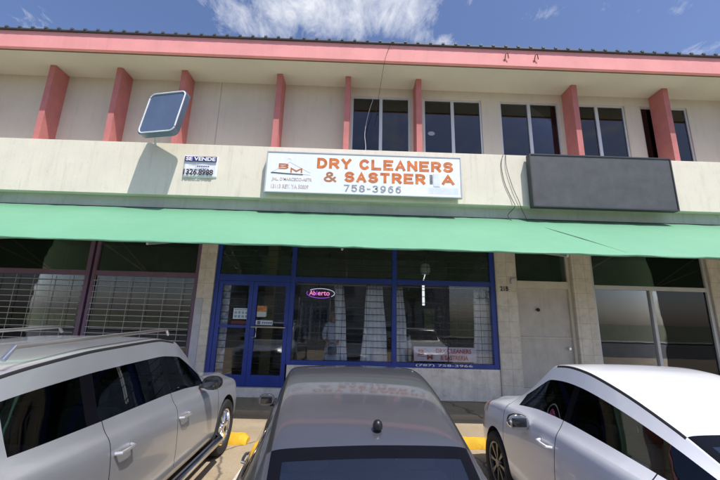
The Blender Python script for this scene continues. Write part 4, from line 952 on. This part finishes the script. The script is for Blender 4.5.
for sd in (-1, 1): tube(b, [(sd*.60, .15, 1.72), (sd*.60, .10, 1.78), (sd*.60, -1.7, 1.77), (sd*.60, -1.76, 1.70)], .016, 8)
split_obj('roof_rail', b, mat('alloy', (0, 0, 0)), c2, True, local=True)
# ---- white compact on the right
whitep = paint('white_paint', (.76, .77, .80), 0, .35)
kw = [(k[0]*.96, k[1]*1.015, k[2]+.05, k[3]+(.15 if k[0] < 1 else .11), k[4]*1.015, k[5]*1.015, k[6]+(.13 if k[6] < 1.1 else .06)) for k in kc]
PW = dict(PC, bigl=True, mould=.006, keys=kw, L=4.32, cowl=1.133, roof_f=1.747, roof_r=3.09, deck=3.79, d0=1.10, d1=2.14, d2=3.06, sw0=1.32, sw1=3.42, pill=[2.17], seams=[1.10, 2.14, 3.06, 1.12, 3.84], doorseams=[1.10, 2.14, 3.06], hoodseams=[1.12, 3.84],
          hl=.5, wheels=(.86, 3.44), ar=.375, wr=.335, hw=.873, spokes=8, split=(-.07, .07), spw=.014, mo=0, mir=(1.68, 1.02), mirs=.92, s1=2.65, s2=3.4, mats=dict(base, body=whitep, headlight=amber, rim=mat('dark_alloy', (.16, .155, .15), .3, .9), mirror=chrome))
c3 = car('compact_car', (2.61, 3.20), R(0), 'white compact car parked at the right bay with amber corner light', PW)

def copy_tree(o, parent=None):
    c = o.copy(); COL.objects.link(c); c.parent = parent
    for ch in list(o.children): copy_tree(ch, c)
    return c
k_ = copy_tree(c2); k_.location = (1.5, -9.2, lot_z(-6)-.02); k_.rotation_euler = (0, 0, R(90)); k_['label'] = 'silver SUV standing across the street behind the camera'

# wheel stops
def stop(x0, label):
    yel = mat('yellow_stop_paint', (.68, .40, .02), .75, var=.15, scale=6, bump=.3, spots=.95, dirt=(.16, .12, .07))
    b = BM(); n = 24; prev = None
    for i in range(n+1):
        x = x0+1.65*i/n; e = min(1, min(i, n-i)/1.5+.55); zb = lot_z(5.9)
        s = [(-.10, 0), (-.095, .06*e), (-.06, .125*e), (.05, .125*e), (.09, .06*e), (.095, 0)]
        ring = [b.verts.new((x+rnd.uniform(-.004, .004), 5.93+a*1.1+rnd.uniform(-.005, .005), zb+c+rnd.uniform(-.006, .004))) for a, c in s]
        if prev:
            for k in range(5): b.faces.new((prev[k], prev[k+1], ring[k+1], ring[k]))
        else: b.faces.new(ring)
        prev = ring
    b.faces.new(prev[::-1])
    tag(obj('wheel_stop', b, yel, None, 50), label, 'wheel stop', 'yellow concrete wheel stops')
stop(-3.20, 'worn yellow wheel stop by the silver SUV front wheel')
stop(1.15, 'yellow wheel stop between grey sedan and white compact car')

# ---------------------------------------------------------------- opposite side of the street (for reflections and side views)
ob = empty('opposite_building', (0, -27, 0)); tag(ob, 'pale two storey building across the street behind the camera', 'building')
one('wall', mat('opp_wall', (.60, .55, .47), .9, var=.1, streak=.4, dirt=(.2, .17, .13)), ob, (-16, 12, -33, -26, -.2, 6.4)); one('roof', roofsheet, ob, (-16.3, 12.3, -33.2, -25.6, 6.402, 6.7))
for z0 in (1.0, 4.0):
    for k in range(8):
        x0 = -14.6+k*3.3; wn = one('window', alu, ob, (x0, x0+1.7, -25.998, -25.94, z0, z0+1.5)); one('pane', mat('opp_pane', (.10, .12, .15), .1, coat=1), wn, (x0+.06, x0+1.64, -25.938, -25.93, z0+.06, z0+1.44))
def tree(x, y, h, label):
    t = empty('street_tree', (x, y, -.3)); tag(t, label, 'tree', 'trees across the street')
    b = BM(); tube(b, [(x, y, -.4), (x+.1, y, h*.3), (x-.05, y, h*.55), (x+.1, y+.1, h*.8)], [.22, .17, .12, .05], 10)
    cl_ = []
    for k in range(9):
        a = rnd.uniform(0, 6.28); r = rnd.uniform(.6, 1.9); z = h*rnd.uniform(.55, .95); e = Vector((x+r*math.cos(a), y+r*math.sin(a), z)); tube(b, [(x, y, h*rnd.uniform(.35, .6)), (x+r*.5*math.cos(a), y+r*.5*math.sin(a), z-.5), e], [.07, .05, .02], 6); cl_.append(e)
    obj('trunk', b, mat('bark', (.12, .09, .06), .9, var=.3, scale=6), t, True)
    b = BM()
    for e in cl_:
        for k in range(170):
            d = Vector((rnd.gauss(0, 1), rnd.gauss(0, 1), rnd.gauss(0, .7))); p = e+d.normalized()*rnd.uniform(.2, 1.15); s = rnd.uniform(.08, .16)
            q = Matrix.Rotation(rnd.uniform(0, 6.28), 3, Vector((rnd.uniform(-1, 1), rnd.uniform(-1, 1), rnd.uniform(-1, 1))).normalized())
            b.faces.new([b.verts.new(p+q @ Vector(v)) for v in ((-s, 0, 0), (0, -s*.5, 0), (s, 0, 0), (0, s*.5, .02))])
    obj('crown', b, mat('leaves', (.06, .11, .035), .7, var=.5, scale=1.2), t)
tree(-12, -23.5, 7.0, 'tall leafy street tree across the street behind the camera, left'); tree(7, -23.5, 6.0, 'lower leafy street tree across the street behind the camera, right'); tree(17, -24, 7.5, 'broad leafy street tree beyond the far end of the opposite building')
